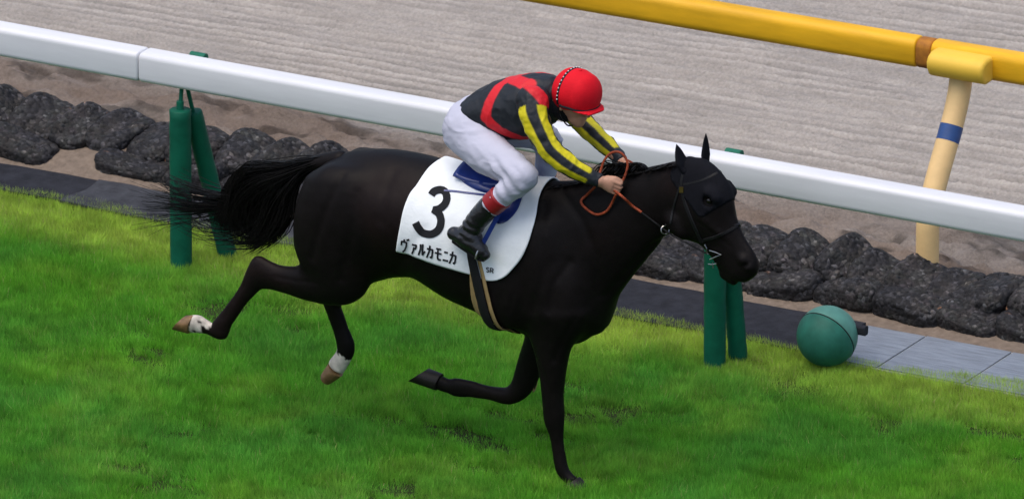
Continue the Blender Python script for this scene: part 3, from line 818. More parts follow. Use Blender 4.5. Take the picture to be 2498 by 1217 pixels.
# cheek discs, brow ridges, nostril rims and a lower lip on the head
HF = unit(np.cross(HLAT, (0, 0, 1.0)))
def head_pt(px, py, off): return at_plane(px, py, POLL, HLAT)+HLAT*off
extra = []
for s in (-1, 1):
    extra.append(round_chain([head_pt(1665, 530, s*.062), head_pt(1680, 555, s*.058)], [.050, .045], .03))
    extra.append(round_chain([head_pt(1752, 462, s*.074), head_pt(1766, 476, s*.070)], [.026, .022], .03))
    extra.append(round_chain([head_pt(1735, 520, s*.070), head_pt(1770, 560, s*.056)], [.016, .012], .03))
    extra.append(round_chain([head_pt(1822, 628, s*.034), head_pt(1836, 648, s*.030)], [.026, .022], .02))
extra.append(round_chain([head_pt(1768, 668, 0), head_pt(1790, 686, 0)], [.028, .022], .02))
nost = [head_pt(1833, 641, s*.060) for s in (-1, 1)]
eyes = [head_pt(1752, 480, s*.085) for s in (-1, 1)]
def carve(g, Fd):
    for p in nost:
        m = np.abs(g-p).max(1) < 0.06
        q = (g[m]-p)
        d = np.sqrt((q@HLAT)**2/1.0+(q[:, 0]*0.8+q[:, 2]*-0.6)**2/0.35+(q[:, 0]*0.6+q[:, 2]*0.8)**2/1.6)-0.023
        a = Fd[m]; Fd[m] = -smin(-a, d, 0.012)
    for p in eyes:
        m = np.abs(g-p).max(1) < 0.06
        d = np.linalg.norm(g[m]-p, axis=1)-0.017
        a = Fd[m]; Fd[m] = -smin(-a, d, 0.02)
    return Fd
HV, HFc = voxel_mesh([torso]+lumps+[near_hind, far_hind, near_fore, far_fore, neckc, headc]+extra, 0.0115, post=carve)
HS = smooth_mesh(HV, HFc, 9, 0.5); bodym = ((HV[:, 0] < 0.55) & (HV[:, 2] > 0.80) & (HV[:, 0] > -1.32))[:, None]; HV = np.where(bodym, HS, smooth_mesh(HV, HFc, 2, 0.4))
HN = vnormals(HV, HFc)
# grooves between the muscles, the jugular furrow, flank fold and leg tendons
B0 = bvh_of(HV, HFc); dsp = np.zeros(len(HV))
def furrow(path, w, d, mirror=True):
    P = []
    for p in resample_px(path, 30):
        q, _n = hit(B0, *p)
        if q is not None: P.append(q)
    if len(P) < 3: return
    P = np.array(P)
    for m_ in ((1, -1) if mirror else (1,)):
        Q = P*np.array([1, m_, 1]); lo_, hi_ = Q.min(0)-3*w, Q.max(0)+3*w
        sel = np.flatnonzero(((HV > lo_) & (HV < hi_)).all(1))
        if len(sel) == 0: continue
        dd = np.min(np.linalg.norm(HV[sel][:, None]-Q[None], axis=2), axis=1)
        dsp[sel] -= 0.62*d*np.exp(-(dd/w)**2)
def resample_px(P, m):
    P = np.asarray(P, float); s = np.r_[0, np.cumsum(np.linalg.norm(np.diff(P, axis=0), axis=1))]; t = np.linspace(0, s[-1], m)
    return np.stack([np.interp(t, s, P[:, k]) for k in range(2)], 1)
furrow([(1630, 575), (1590, 600), (1540, 650), (1480, 720)], .022, .011)
furrow([(1372, 470), (1420, 540), (1452, 620), (1460, 720)], .024, .012)
furrow([(1330, 500), (1318, 580), (1330, 660), (1300, 760)], .024, .011)
furrow([(1390, 640), (1352, 690), (1340, 760)], .020, .010)
furrow([(1400, 780), (1372, 830), (1352, 880)], .016, .008)
furrow([(1040, 560), (1000, 610), (960, 660)], .030, .014)
furrow([(835, 430), (800, 500), (775, 570), (760, 630)], .022, .011)
furrow([(870, 470), (860, 540), (850, 610), (830, 680)], .026, .010)
furrow([(960, 420), (935, 480), (930, 540)], .03, .010)
furrow([(770, 690), (720, 685), (670, 675)], .010, .006, False)
furrow([(598, 690), (570, 735), (545, 775)], .008, .006, False)
furrow([(1342, 960), (1347, 1010), (1355, 1060), (1362, 1120)], .008, .005, False)
furrow([(1300, 860), (1320, 900), (1335, 950)], .012, .006, False)
for k_ in range(6): furrow([(1150+k_*26, 700+k_*4), (1135+k_*26, 740+k_*6)], .012, .0035)
for a_, b_ in (((1700, 540), (1780, 600)), ((1690, 560), (1730, 600))): furrow([a_, b_], .010, .005, False)
HV = HV+HN*(dsp+0.0016*fbm(HV, 0.06, 2, 350))[:, None]
HN = vnormals(HV, HFc)
# coat colour: black-brown with white hind pasterns
coat = np.array([0.0058, 0.0044, 0.0044])
C = np.tile(coat, (len(HV), 1))
C *= (1+0.25*fbm(HV, 0.25, 3, 300))[:, None]
warm = sstep(0.1, 0.5, fbm(HV+5, 0.4, 2, 310))[:, None]; C = C*(1+warm*np.array([0.5, 0.2, 0.15]))
def whiten(C, px, py, y, r, px2, py2, spread=0.045):
    a = at(px, py, y); b = at(px2, py2, y); ax = unit(b-a)
    d = HV-a; t = d@ax; rad = np.linalg.norm(d-t[:, None]*ax, axis=1)
    m = (t > spread*fbm(HV, 0.03, 2, 320)) & (t < np.linalg.norm(b-a)+0.1) & (rad < r) & (fbm(HV+3, 0.03, 2, 325) > -0.42)
    C[m] = np.array([0.52, 0.47, 0.41])*(1+0.5*fbm(HV[m], 0.03, 2, 330))[:, None]
    return C
C = whiten(C, 515, 800, hind_n, .08, 470, 790)
C = whiten(C, 838, 862, hind_f, .07, 815, 900)
M['coat'] = mat('coat', (0.01, 0.008, 0.008), 0.50, 0.10, attr=True, var=0.18, var_scale=30, bump=0.0012, bump_scale=160)
horse = link('racehorse', mesh_np('racehorse', HV, HFc, M['coat'], colors=C))
tag(horse, 'black racehorse galloping to the right with white hind pasterns', 'horse')
HB = bvh_of(HV, HFc)

# hooves: truncated slanted cones from the coronet to the sole
M['hoof_dark'] = mat('hoof_dark', (0.012, 0.010, 0.009), 0.55, 0.25, var=0.3, var_scale=30, stretch=(1, 1, 4))
M['hoof_tan'] = mat('hoof_tan', (0.17, 0.098, 0.040), 0.5, 0.4, var=0.6, var_scale=18)
def hoof(cor_a, cor_b, toe, heel, y, half, material):
    """coronet front/back points, toe and heel of the sole, all in the leg's plane"""
    ca, cb, tt, hh = (at(*p, y) for p in (cor_a, cor_b, toe, heel))
    L = np.array([0, 1.0, 0]); n = 28; V = []
    rows = [(ca, cb, half*0.92, -0.004), (ca*0.9+tt*0.1, cb*0.9+hh*0.1, half*1.0, 0), (ca*0.5+tt*0.5, cb*0.5+hh*0.5, half*1.08, 0), (tt, hh, half*1.18, 0), (tt*0.93+hh*0.07, hh*0.93+tt*0.07, half*1.08, 0.002)]
    for A, Bq, w, _ in rows:
        c = (A+Bq)/2; e = (A-Bq)/2
        for k in range(n):
            a = 2*math.pi*k/n
            ca_, sa = math.cos(a), math.sin(a)
            V.append(c+e*(ca_ if ca_ > 0 else ca_*0.9)+L*w*sa*(1 if ca_ > -0.3 else 0.92))
    F = [(i*n+k, i*n+(k+1) % n, (i+1)*n+(k+1) % n, (i+1)*n+k) for i in range(len(rows)-1) for k in range(n)]
    F += [tuple(range(n-1, -1, -1)), tuple((len(rows)-1)*n+k for k in range(n))]
    return MB().add(V, F).build('hoof', material, horse, True, 55)
hoof((1412, 1164), (1374, 1183), (1432, 1186), (1385, 1200), fore_n, .048, M['hoof_dark'])
hoof((1066, 951), (1078, 910), (998, 927), (1046, 898), fore_f, .046, M['hoof_dark'])
hoof((461, 813), (474, 766), (424, 802), (453, 769), hind_n, .046, M['hoof_tan'])
hoof((834, 917), (801, 883), (806, 936), (787, 906), hind_f, .046, M['hoof_tan'])
# eyes
M['eye'] = mat('eye', (0.006, 0.004, 0.003), 0.08, 0.6)
def ball_mesh(c, r, n=16):
    V = []; F = []; m = n//2
    for i in range(m+1):
        la = math.pi*i/m
        for k in range(n): V.append(np.asarray(c)+np.asarray(r)*np.array([math.sin(la)*math.cos(2*math.pi*k/n), math.sin(la)*math.sin(2*math.pi*k/n), math.cos(la)]))
    for i in range(m):
        for k in range(n): F.append((i*n+k, i*n+(k+1) % n, (i+1)*n+(k+1) % n, (i+1)*n+k))
    return V, F
for s in (-1, 1):
    MB().add(*ball_mesh(head_pt(1752, 480, s*.074), (.017, .017, .017))).build('eye', M['eye'], horse, True, 80)

# hair strands
M['hair'] = mat('hair', (0.005, 0.0042, 0.004), 0.5, 0.15)
def strands(lines, r0, r1, n=3):
    V = []; F = []
    for pts in lines:
        pts = np.asarray(pts); m = len(pts); o = len(V)
        T = np.gradient(pts, axis=0); T /= np.linalg.norm(T, axis=1)[:, None]+1e-9
        a = np.cross(T, (0.3, 1, 0.2)); a /= np.linalg.norm(a, axis=1)[:, None]+1e-9; b = np.cross(T, a)
        for i in range(m):
            r = r0+(r1-r0)*(i/(m-1))**1.5
            for k in range(n):
                th = 2*math.pi*k/n; V.append(pts[i]+r*(a[i]*math.cos(th)+b[i]*math.sin(th)))
        for i in range(m-1):
            for k in range(n): F.append((o+i*n+k, o+i*n+(k+1) % n, o+(i+1)*n+(k+1) % n, o+(i+1)*n+k))
    return np.array(V), np.array(F)
def bez(ctrl, m):
    ctrl = np.asarray(ctrl, float); out = []
    P = np.concatenate([2*ctrl[:1]-ctrl[1:2], ctrl, 2*ctrl[-1:]-ctrl[-2:-1]]); k = len(ctrl)-1
    for s in np.linspace(0, k-1e-6, m):
        i = int(s); t = s-i; p0, p1, p2, p3 = P[i:i+4]
        out.append(0.5*((2*p1)+(-p0+p2)*t+(2*p0-5*p1+4*p2-p3)*t*t+(-p0+3*p1-3*p2+p3)*t**3))
    return np.array(out)
G = np.random.default_rng(5)
lines = []
def tail_family(nn, ctrl, spread, yspread, m=12):
    for _ in range(int(nn*1.6)):
        a = G.normal(); b = G.normal(); yo = G.normal()*yspread; ph = G.uniform(0, 6.3); am = G.uniform(1, 5)
        pts = []
        for i, (x, y_, s0) in enumerate(ctrl):
            pts.append(at(x+a*spread*s0+am*math.cos(ph+i*1.7), y_+b*spread*s0+am*math.sin(ph+i*1.7), yo*min(1, s0+.15)+0.01))
        lines.append(bez(pts, m))
# bushy mass carried out behind and falling
tail_family(420, [(815, 388, .12), (755, 402, .25), (690, 428, .6), (630, 450, .9), (585, 490, 1.1), (575, 535, 1.2)], 15, .045)
tail_family(330, [(810, 392, .12), (745, 412, .3), (690, 450, .7), (655, 500, 1.0), (640, 545, 1.0), (615, 572, 1.2)], 15, .045)
tail_family(240, [(800, 396, .12), (735, 425, .35), (705, 470, .6), (690, 520, .8), (665, 560, .9), (625, 580, 1.3)], 15, .035)
tail_family(420, [(812, 384, .12), (750, 394, .25), (690, 408, .45), (640, 410, .6), (598, 420, .7), (570, 455, .8), (556, 500, 1.0), (548, 535, 1.2)], 11, .04)
tail_family(300, [(812, 386, .12), (745, 400, .3), (680, 425, .6), (620, 440, .8), (590, 475, .9), (580, 510, 1.0), (590, 545, 1.2)], 16, .04)
# streaming wisps
tail_family(80, [(640, 440, .7), (590, 478, .8), (540, 498, .8), (480, 502, 1.1), (425, 496, 1.5), (385, 488, 2.2)], 15, .03)
tail_family(30, [(640, 440, .7), (590, 480, .8), (530, 480, .9), (470, 465, 1.1), (420, 448, 1.3)], 13, .03)
tail_family(16, [(650, 520, .9), (600, 560, .9), (545, 570, 1.0), (495, 560, 1.3), (455, 530, 1.6)], 16, .03)
tail_family(14, [(690, 540, .6), (640, 585, .8), (580, 592, 1.0), (520, 580, 1.3)], 12, .03)
tail_family(12, [(715, 530, .4), (680, 570, .7), (620, 590, .9), (565, 596, 1.2)], 8, .03)
tv, tf = strands(lines, 0.0031, 0.0008)
o = link('tail', mesh_np('tail', tv, tf, M['hair']), horse)
dock = round_chain([at(830, 392, 0), at(780, 398, 0), at(730, 412, 0), at(690, 432, 0), at(650, 462, 0)], [.055, .046, .036, .028, .012], .02)
dv, df = voxel_mesh([dock], 0.009)
link('tail_dock', mesh_np('tail_dock', dv, df, M['coat'], colors=np.tile(coat, (len(dv), 1))), horse)
# mane: short, lying along the crest with a lifted lock by the hands
lines = []
for _ in range(620):
    t = G.uniform(); x = 1345+t*330; y0 = np.interp(x, [1330, 1385, 1450, 1520, 1580, 1640, 1680], [458, 452, 440, 430, 418, 404, 398])
    Lh = G.uniform(.5, 1.0)*(38 if x < 1480 else 46)
    s = 1 if G.uniform() < .55 else -1
    yo = G.normal()*.012
    pts = [at(x, y0, yo), at(x-0.15*Lh, y0-0.18*Lh+4, yo+s*.02), at(x-0.45*Lh, y0-0.1*Lh+6, yo+s*.045), at(x-0.8*Lh, y0+0.18*Lh, yo+s*.065)]
    lines.append(bez(pts, 7))
for _ in range(170):
    x = G.uniform(1520, 1585); a = G.normal()*4
    pts = [at(x, 424, G.normal()*.015), at(x-6+a, 408+a, G.normal()*.02), at(x-24+a, 402+a*.6, G.normal()*.03), at(x-40+a, 418+a, G.normal()*.05)]
    lines.append(bez(pts, 7))
for _ in range(60):
    a = G.normal()*5; x = 1545+G.normal()*15
    lines.append(bez([at(x, 425, 0), at(x-30+a, 405+a, .01), at(x-55+a, 412+a, .02), at(x-72+a, 432+a, .03)], 8))
mv, mf = strands(lines, 0.0045, 0.0012)
link('mane', mesh_np('mane', mv, mf, M['hair']), horse)

# ================================================================== TACK
M['cloth_white'] = mat('cloth_white', (0.80, 0.84, 0.86), 0.85, 0.15, var=0.06, var_scale=7, bump=0.002, bump_scale=40)
M['print_black'] = mat('print_black', (0.012, 0.013, 0.016), 0.8, 0.2)
M['saddle_blue'] = mat('saddle_blue', (0.012, 0.030, 0.17), 0.22, 0.5, var=0.2, var_scale=12)
M['black_leather'] = mat('black_leather', (0.009, 0.009, 0.010), 0.5, 0.2, var=0.3, var_scale=20, bump=0.0015, bump_scale=60)
M['girth_black'] = mat('girth_black', (0.008, 0.008, 0.009), 0.7, 0.25)
M['tan_web'] = mat('tan_web', (0.34, 0.235, 0.10), 0.8, 0.2, var=0.2, var_scale=30)
M['metal'] = mat('metal', (0.38, 0.38, 0.38), 0.3, 0.5, metal=1.0)
M['brass'] = mat('brass', (0.50, 0.33, 0.12), 0.3, 0.5, metal=1.0)
M['brown_rein'] = mat('brown_rein', (0.24, 0.042, 0.014), 0.6, 0.25, var=0.4, var_scale=40)
M['hood_cloth'] = mat('hood_cloth', (0.0062, 0.0066, 0.0095), 0.85, 0.10, var=0.15, var_scale=40, bump=0.001, bump_scale=200)
ZC = 1.20
def barrel(x, phi, off):
    """point on the horse's barrel: x along the body, phi from the spine down its right side"""
    d = Vector((0, -math.sin(phi), math.cos(phi)))
    o_ = Vector((x, 0, ZC))+d*0.12
    r = HB.ray_cast(o_, d, 2.0)
    p = np.array(r[0]) if r[0] is not None else np.array(o_+d*0.15)
    return p+np.array(d)*off
def xphi(px, py):
    p, n_ = hit(HB, px, py)
    if p is None: return None
    return np.array([p[0], math.atan2(-p[1], p[2]-ZC)])
def resample(P, m):
    P = np.asarray(P, float); s = np.r_[0, np.cumsum(np.linalg.norm(np.diff(P, axis=0), axis=1))]
    t = np.linspace(0, s[-1], m)
    return np.stack([np.interp(t, s, P[:, k]) for k in range(P.shape[1])], 1)
def smooth_poly(P, m): return resample(bez(P, 80), m)
rear = [xphi(*p) for p in ((1018, 454), (1003, 474), (989, 506), (977, 561), (970, 612))]
bott = [xphi(*p) for p in ((970, 612), (1028, 629), (1101, 653), (1151, 667), (1190, 680))]
front = [xphi(*p) for p in ((1190, 680), (1216, 680), (1245, 664), (1281, 618), (1303, 553), (1315, 490))]
xr, xf = rear[0][0]+0.03, front[-1][0]+0.0
rear = resample(bez([np.array([xr, 0.0]), (rear[0]+np.array([xr, 0]))/2+np.array([-.0, .0])]+rear, 60), 50)
front = resample(bez([front[0]]+front[1:]+[np.array([xf+0.005, 0.0])], 60), 50)[::-1]
bott = resample(bott, 64); topb = resample([np.array([xr, 0.0]), np.array([xf+0.005, 0.0])], 64)
nu_, nv_ = 64, 50
S_ = np.linspace(0, 1, nu_)[:, None, None]; T_ = np.linspace(0, 1, nv_)[None, :, None]
Cn = (1-T_)*topb[:, None]+T_*bott[:, None]+(1-S_)*rear[None]+S_*front[None]-((1-S_)*(1-T_)*topb[0]+S_*(1-T_)*topb[-1]+(1-S_)*T_*bott[0]+S_*T_*bott[-1])
full = np.concatenate([Cn[:, ::-1]*np.array([1, -1]), Cn[:, 1:]], 1)
CV = np.array([[barrel(a[0], a[1], 0.013) for a in row] for row in full])
nn_ = CV.shape[1]
rip = 0.0075*fbm(CV.reshape(-1, 3)*np.array([1.0, 0.6, 0.6]), 0.11, 3, 400)
CV = CV.reshape(-1, 3); CV[:, 1] += np.sign(CV[:, 1])*rip; CV[:, 2] += rip
# soften the folds the body prints into the cloth
ii = np.arange(nu_*nn_).reshape(nu_, nn_)
CF = np.stack([ii[:-1, :-1], ii[1:, :-1], ii[1:, 1:], ii[:-1, 1:]], -1).reshape(-1, 4)
inner = np.zeros((nu_, nn_), bool); inner[1:-1, 1:-1] = True; inner = inner.ravel()
for _ in range(3):
    Vs = smooth_mesh(CV, CF, 1, 0.5); CV[inner] = Vs[inner]
cl = link('saddle_cloth', mesh_np('saddle_cloth', CV, CF, M['cloth_white']))
md = cl.modifiers.new('thick', 'SOLIDIFY'); md.thickness = 0.007; md.offset = 0.0
tag(cl, 'white saddle cloth with large black number three and lettering', 'saddle cloth')
CB = bvh_of(CV, CF)
def on(bvhs, px, py, off):
    best = None
    for b in bvhs:
        p, n_ = hit(b, px, py)
        if p is not None:
            dd = np.linalg.norm(p-CAM)
            if best is None or dd < best[0]:
                if np.dot(n_, FWD) > 0: n_ = -n_
                best = (dd, p, n_)
    if best is None: return None, None
    return best[1]+best[2]*off, best[2]
def print_strokes(name, strokes, width, bvhs, material, parent, off=0.0065, step=2.0):
    """flat lettering: ribbons laid on the surface"""
    V = []; F = []
    for q, st in enumerate(strokes):
        st = np.asarray(st, float)
        L_ = np.sum(np.linalg.norm(np.diff(st, axis=0), axis=1)); m = max(3, int(L_/step))
        P = resample(st, m); T = np.gradient(P, axis=0); T /= np.linalg.norm(T, axis=1)[:, None]+1e-9
        Nn = np.stack([-T[:, 1], T[:, 0]], 1); o0 = len(V); rows = 0; kk = 5
        # square ends
        for i in range(m):
            row = []
            for e in np.linspace(-0.5, 0.5, kk):
                p, _ = on(bvhs, *(P[i]+Nn[i]*width*e), off+0.0004*(q % 3))
                row.append(p)
            if any(r is None for r in row): continue
            V += row; rows += 1
        for i in range(rows-1):
            for k in range(kk-1): F.append((o0+i*kk+k, o0+i*kk+k+1, o0+(i+1)*kk+k+1, o0+(i+1)*kk+k))
    return link(name, mesh_np(name, np.array(V), np.array(F), material), parent)
three = bez([(1053, 477), (1060, 468), (1075, 464), (1087, 470), (1091, 485), (1086, 499), (1073, 510), (1060, 513)], 40)
three2 = bez([(1060, 513), (1072, 522), (1077, 540), (1071, 560), (1054, 571), (1034, 568), (1022, 556), (1015, 543)], 40)
print_strokes('number', [np.concatenate([three, three2[1:]])], 18.5, [CB], M['print_black'], cl)
KANA = [[[(.45, 0), (.45, .2)], [(.08, .5), (.08, .2), (.82, .2), (.78, .55), (.6, .82), (.3, 1)], [(.88, -.06), (.95, .08)], [(1.04, -.1), (1.11, .04)]],
        [[(.08, .22), (.92, .22), (.82, .45), (.62, .58)], [(.5, .4), (.45, .72), (.22, 1)]],
        [[(.3, .1), (.3, .5), (.05, .97)], [(.62, .05), (.62, .9), (1.02, .55)]],
        [[(.05, .3), (.92, .3), (.86, .82), (.76, .95), (.6, .85)], [(.46, .02), (.42, .45), (.08, 1)]],
        [[(.15, .12), (.88, .12)], [(.02, .46), (.98, .46)], [(.42, .12), (.42, .8), (.55, .93), (.92, .93)]],
        [[(.15, .24), (.85, .24)], [(0, .86), (1, .86)]]]
KANA.append(KANA[3])
ox = [980, 1005.5, 1023.5, 1043, 1063, 1083, 1098]; oy = [581, 589, 591, 596, 601, 606, 610.5]; ww = [16.5, 14, 16, 16, 17, 13.5, 17]
st = []
for k in range(7):
    for s_ in KANA[k]:
        hh = 31.0
        st.append([(ox[k]+a*ww[k]-b*2.0, oy[k]+b*hh*(1.0 if k != 1 else .92)+a*ww[k]*.23) for a, b in s_])
print_strokes('lettering', st, 4.4, [CB], M['print_black'], cl, step=1.5)
SRS = [[(7, 1.5), (4, 0), (1, 1.5), (1.2, 4), (4, 5.5), (7, 7), (7, 9.5), (4, 11), (1, 9.8)], ]
RR = [[(0, 11), (0, 0), (5, 0), (7, 2), (6.5, 4.8), (4, 5.6), (0, 5.6)], [(3.2, 5.6), (7.4, 11)]]
st = [[(1187+a, 651+b+a*.2) for a, b in s_] for s_ in SRS]+[[(1197.5+a, 653+b+a*.2) for a, b in s_] for s_ in RR]
print_strokes('small_lettering', st, 2.3, [CB], M['print_black'], cl, step=1.0)

# saddle: domed pads built on the cloth, mirrored to the far side
def px_patch(poly, bvhs, base, dome, rings=9, n=56):
    poly = np.asarray(poly, float); Pb = resample(bez(np.concatenate([poly, poly[:1]]), 160), n+1)[:n]; c = Pb.mean(0)
    V = []
    p, nr = on(bvhs, *c, base+dome); V.append(p)
    last = nr
    for i in range(1, rings+1):
        r = i/rings
        for k in range(n):
            p, nr = on(bvhs, *(c+(Pb[k]-c)*r), base+dome*math.sqrt(max(0, 1-r**2.5)))
            if p is None: p = V[-n] if i > 1 else V[0]
            V.append(p)
    for k in range(n):
        p, nr = on(bvhs, *Pb[k], 0.0)
        V.append(p if p is not None else V[-n])
    F = [(0, 1+k, 1+(k+1) % n) for k in range(n)]
    for i in range(rings):
        for k in range(n): F.append((1+i*n+k, 1+i*n+(k+1) % n, 1+(i+1)*n+(k+1) % n, 1+(i+1)*n+k))
    return np.array(V), F
saddle = empty('racing_saddle', tuple(at(1190, 440, 0)))
tag(saddle, 'small glossy blue racing saddle on the white cloth', 'saddle')
def both(name, V, F, material, parent, mirror=True, smooth=True, sharp=60):
    o_ = MB().add(V, F).build(name, material, parent, smooth, sharp)
    if mirror: MB().add(np.asarray(V)*np.array([1, -1, 1]), [tuple(reversed(f)) for f in F]).build(name, material, parent, smooth, sharp)
    return o_
seat_poly = [(1114, 426), (1124, 418), (1148, 422), (1182, 434), (1216, 449), (1226, 466), (1200, 474), (1162, 465), (1130, 446)]
both('seat_panel', *px_patch(seat_poly, [CB], 0.006, 0.022), M['saddle_blue'], saddle)
flap_poly = [(1190, 468), (1240, 462), (1272, 476), (1270, 496), (1258, 520), (1238, 540), (1216, 546), (1200, 528), (1190, 496)]
both('flap', *px_patch(flap_poly, [CB], 0.010, 0.006), M['saddle_blue'], saddle)
# seat across the spine
Vb = []; nx_, na_ = 14, 15
x0s, x1s = on([CB], 1118, 428, 0)[0][0], on([CB], 1232, 455, 0)[0][0]
for i in range(nx_):
    x_ = x0s+(x1s-x0s)*i/(nx_-1)
    for k in range(na_):
        ph = (-1+2*k/(na_-1))*R(20)
        Vb.append(barrel(x_, ph, 0.030+0.022*(abs(i/(nx_-1)-0.5)*2)**3+0.004*math.cos(ph*3)))
Fb = [(i*na_+k, (i+1)*na_+k, (i+1)*na_+k+1, i*na_+k+1) for i in range(nx_-1) for k in range(na_-1)]
so = MB().add(Vb, Fb).build('seat', M['saddle_blue'], saddle, True, 60)
md = so.modifiers.new('thick', 'SOLIDIFY'); md.thickness = 0.016; md.offset = 0
def ribbon(name, path, width, bvhs, off, th, material, parent, mirror=False):
    P = resample(bez(path, 60), 26); T = np.gradient(P, axis=0); T /= np.linalg.norm(T, axis=1)[:, None]; Nn = np.stack([-T[:, 1], T[:, 0]], 1)
    V = []
    for i in range(len(P)):
        for e, o_ in ((-.5, off), (-.36, off+th), (.36, off+th), (.5, off)):
            p, _ = on(bvhs, *(P[i]+Nn[i]*width*e), o_)
            if p is None: p = V[-4] if len(V) >= 4 else at(*P[i], -0.1)
            V.append(p)
    F = [(i*4+k, i*4+k+1, (i+1)*4+k+1, (i+1)*4+k) for i in range(len(P)-1) for k in range(3)]
    F += [(0, 1, 2, 3), tuple((len(P)-1)*4+k for k in (3, 2, 1, 0))]
    return both(name, V, F, material, parent, mirror) if mirror else MB().add(V, F).build(name, material, parent, True, 50)
ribbon('strap', [(1084, 466), (1110, 468), (1150, 473), (1192, 478)], 5.5, [CB], 0.002, 0.006, M['saddle_blue'], saddle, True)
# girth and its tan edging, right round the belly
def girth_band(name, pl, pr, f0, f1, off, material, parent):
    a = [xphi(*p) for p in pl]; b = [xphi(*p) for p in pr]
    fa = np.polyfit([q[1] for q in a], [q[0] for q in a], 1); fb = np.polyfit([q[1] for q in b], [q[0] for q in b], 1)
    V = []; m = 90
    ph1 = np.linspace(R(f0), math.pi, m)
    for sgn in (1, -1):
        for p_ in (ph1 if sgn > 0 else ph1[::-1][1:]):
            pe = min(p_, R(150))
            for e in (0, .25, .5, .75, 1):
                x_ = np.polyval(fa, pe)*(1-e)+np.polyval(fb, pe)*e
                V.append(barrel(x_, p_*sgn, off+0.003*math.sin(math.pi*e)))
    m2 = len(V)//5
    F = [(i*5+k, i*5+k+1, (i+1)*5+k+1, (i+1)*5+k) for i in range(m2-1) for k in range(4)]
    o_ = MB().add(V, F).build(name, material, parent, True, 60)
    md_ = o_.modifiers.new('thick', 'SOLIDIFY'); md_.thickness = 0.005; md_.offset = 0
    return o_
gl = [(1146, 668), (1152, 700), (1160, 735), (1170, 763)]; gr = [(1188, 682), (1195, 710), (1203, 745), (1214, 778)]
gl2 = [(p[0]+10, p[1]+1) for p in gl]; gr2 = [(p[0]-9, p[1]-1) for p in gr]
gg = girth_band('girth', gl2, gr2, 62, 180, 0.024, M['girth_black'], saddle)
girth_band('girth_edging', gl, gl2, 62, 180, 0.0135, M['tan_web'], saddle)
girth_band('girth_edging', gr2, gr, 62, 180, 0.0135, M['tan_web'], saddle)

# bridle
bridle = empty('bridle', tuple(POLL))
tag(bridle, 'black leather bridle with metal bit and brown rubber reins', 'bridle')
def hmir(V):
    V = np.asarray(V, float); d = (V-POLL)@HLAT
    return V-2*d[:, None]*HLAT
def strap(name, path, width, off=0.001, th=0.005):
    P = resample(bez(path, 60), 24); T = np.gradient(P, axis=0); T /= np.linalg.norm(T, axis=1)[:, None]; Nn = np.stack([-T[:, 1], T[:, 0]], 1)
    V = []
    for i in range(len(P)):
        for e, o_ in ((-.5, off), (-.36, off+th), (.36, off+th), (.5, off)):
            p, _ = on([HB], *(P[i]+Nn[i]*width*e), o_)
            if p is None: p = at_plane(*(P[i]+Nn[i]*width*e), POLL, HLAT)
            V.append(p)
    F = [(i*4+k, i*4+k+1, (i+1)*4+k+1, (i+1)*4+k) for i in range(len(P)-1) for k in range(3)]+[(0, 1, 2, 3), tuple((len(P)-1)*4+k for k in (3, 2, 1, 0))]
    MB().add(V, F).build(name, M['black_leather'], bridle, True, 50)
    MB().add(hmir(V), [tuple(reversed(f)) for f in F]).build(name, M['black_leather'], bridle, True, 50)
strap('browband', [(1668, 450), (1690, 446), (1720, 437), (1750, 422)], 7)
strap('cheek_strap', [(1666, 425), (1663, 450), (1668, 485), (1684, 530), (1700, 566), (1712, 592)], 8)
strap('throat_strap', [(1660, 452), (1645, 500), (1636, 545)], 6)
strap('noseband', [(1716, 586), (1745, 578), (1780, 562), (1804, 546)], 8)
def surf(px, py, off): return on([HB], px, py, off)[0]
def torus(c, nrm, r, t, n=26, sx=1.0):
    nrm = unit(nrm); a = unit(np.cross(nrm, (0.1, 0.2, 1))); b = np.cross(nrm, a)
    return [c+r*(a*math.cos(q)+b*sx*math.sin(q)) for q in np.linspace(0, 2*math.pi, n)]
q = surf(1664, 462, 0.008); MB().extrude(round_rect(0.022, 0.03, 0.004), q, q+np.array([0.004, -0.008, 0.0]), np.array([0.9, 0.4, 0]), np.array([0, 0, 1.0])).build('buckle', M['brass'], bridle, True, 40)
bitp = [surf(1722, 594, .012), surf(1728, 603, .016), surf(1731, 614, .018), surf(1731, 626, .018), surf(1729, 636, .014)]
bitp = [p if p is not None else at_plane(1730, 620, POLL-HLAT*.06, HLAT) for p in bitp]
MB().tube(bitp, .0042, 8).build('bit_cheek', M['metal'], bridle, True)
pl_ = POLL-HLAT*0.066
MB().tube([at_plane(*p, pl_, HLAT) for p in ((1731, 611), (1745, 615), (1760, 621), (1745, 627), (1731, 633))], .0036, 8).build('bit_ring', M['metal'], bridle, True)
MB().tube([at_plane(*p, pl_, HLAT) for p in ((1728, 644), (1738, 645), (1748, 643))], .0036, 8).tube([at_plane(*p, pl_, HLAT) for p in ((1738, 640), (1740, 654))], .0034, 8).build('curb_hook', M['metal'], bridle, True)
MB().tube(hmir(np.array(bitp)), .0042, 8).build('bit_cheek', M['metal'], bridle, True)
rp = surf(1626, 556, 0.014)
if rp is None: rp = at(1626, 556, -0.09)
MB().tube(torus(rp, -FWD+np.array([0.3, 0, 0]), 0.021, 1), .0038, 8, caps=False).build('martingale_ring', M['metal'], bridle, True)
rein_a = [bitp[2], surf(1700, 600, .02), surf(1660, 577, .02), surf(1630, 558, .016), surf(1600, 540, .014), surf(1566, 515, .016)]
rein_a = [p for p in rein_a if p is not None]
MB().tube(bez(rein_a, 40), .0048, 8).build('rein_leather', M['black_leather'], bridle, True)
HAND = at(1490, 455, -0.135)
rb_ = [surf(1568, 516, .016), surf(1545, 500, .018), at(1524, 485, -0.145), at(1506, 470, -0.135), at(1492, 462, -0.12)]
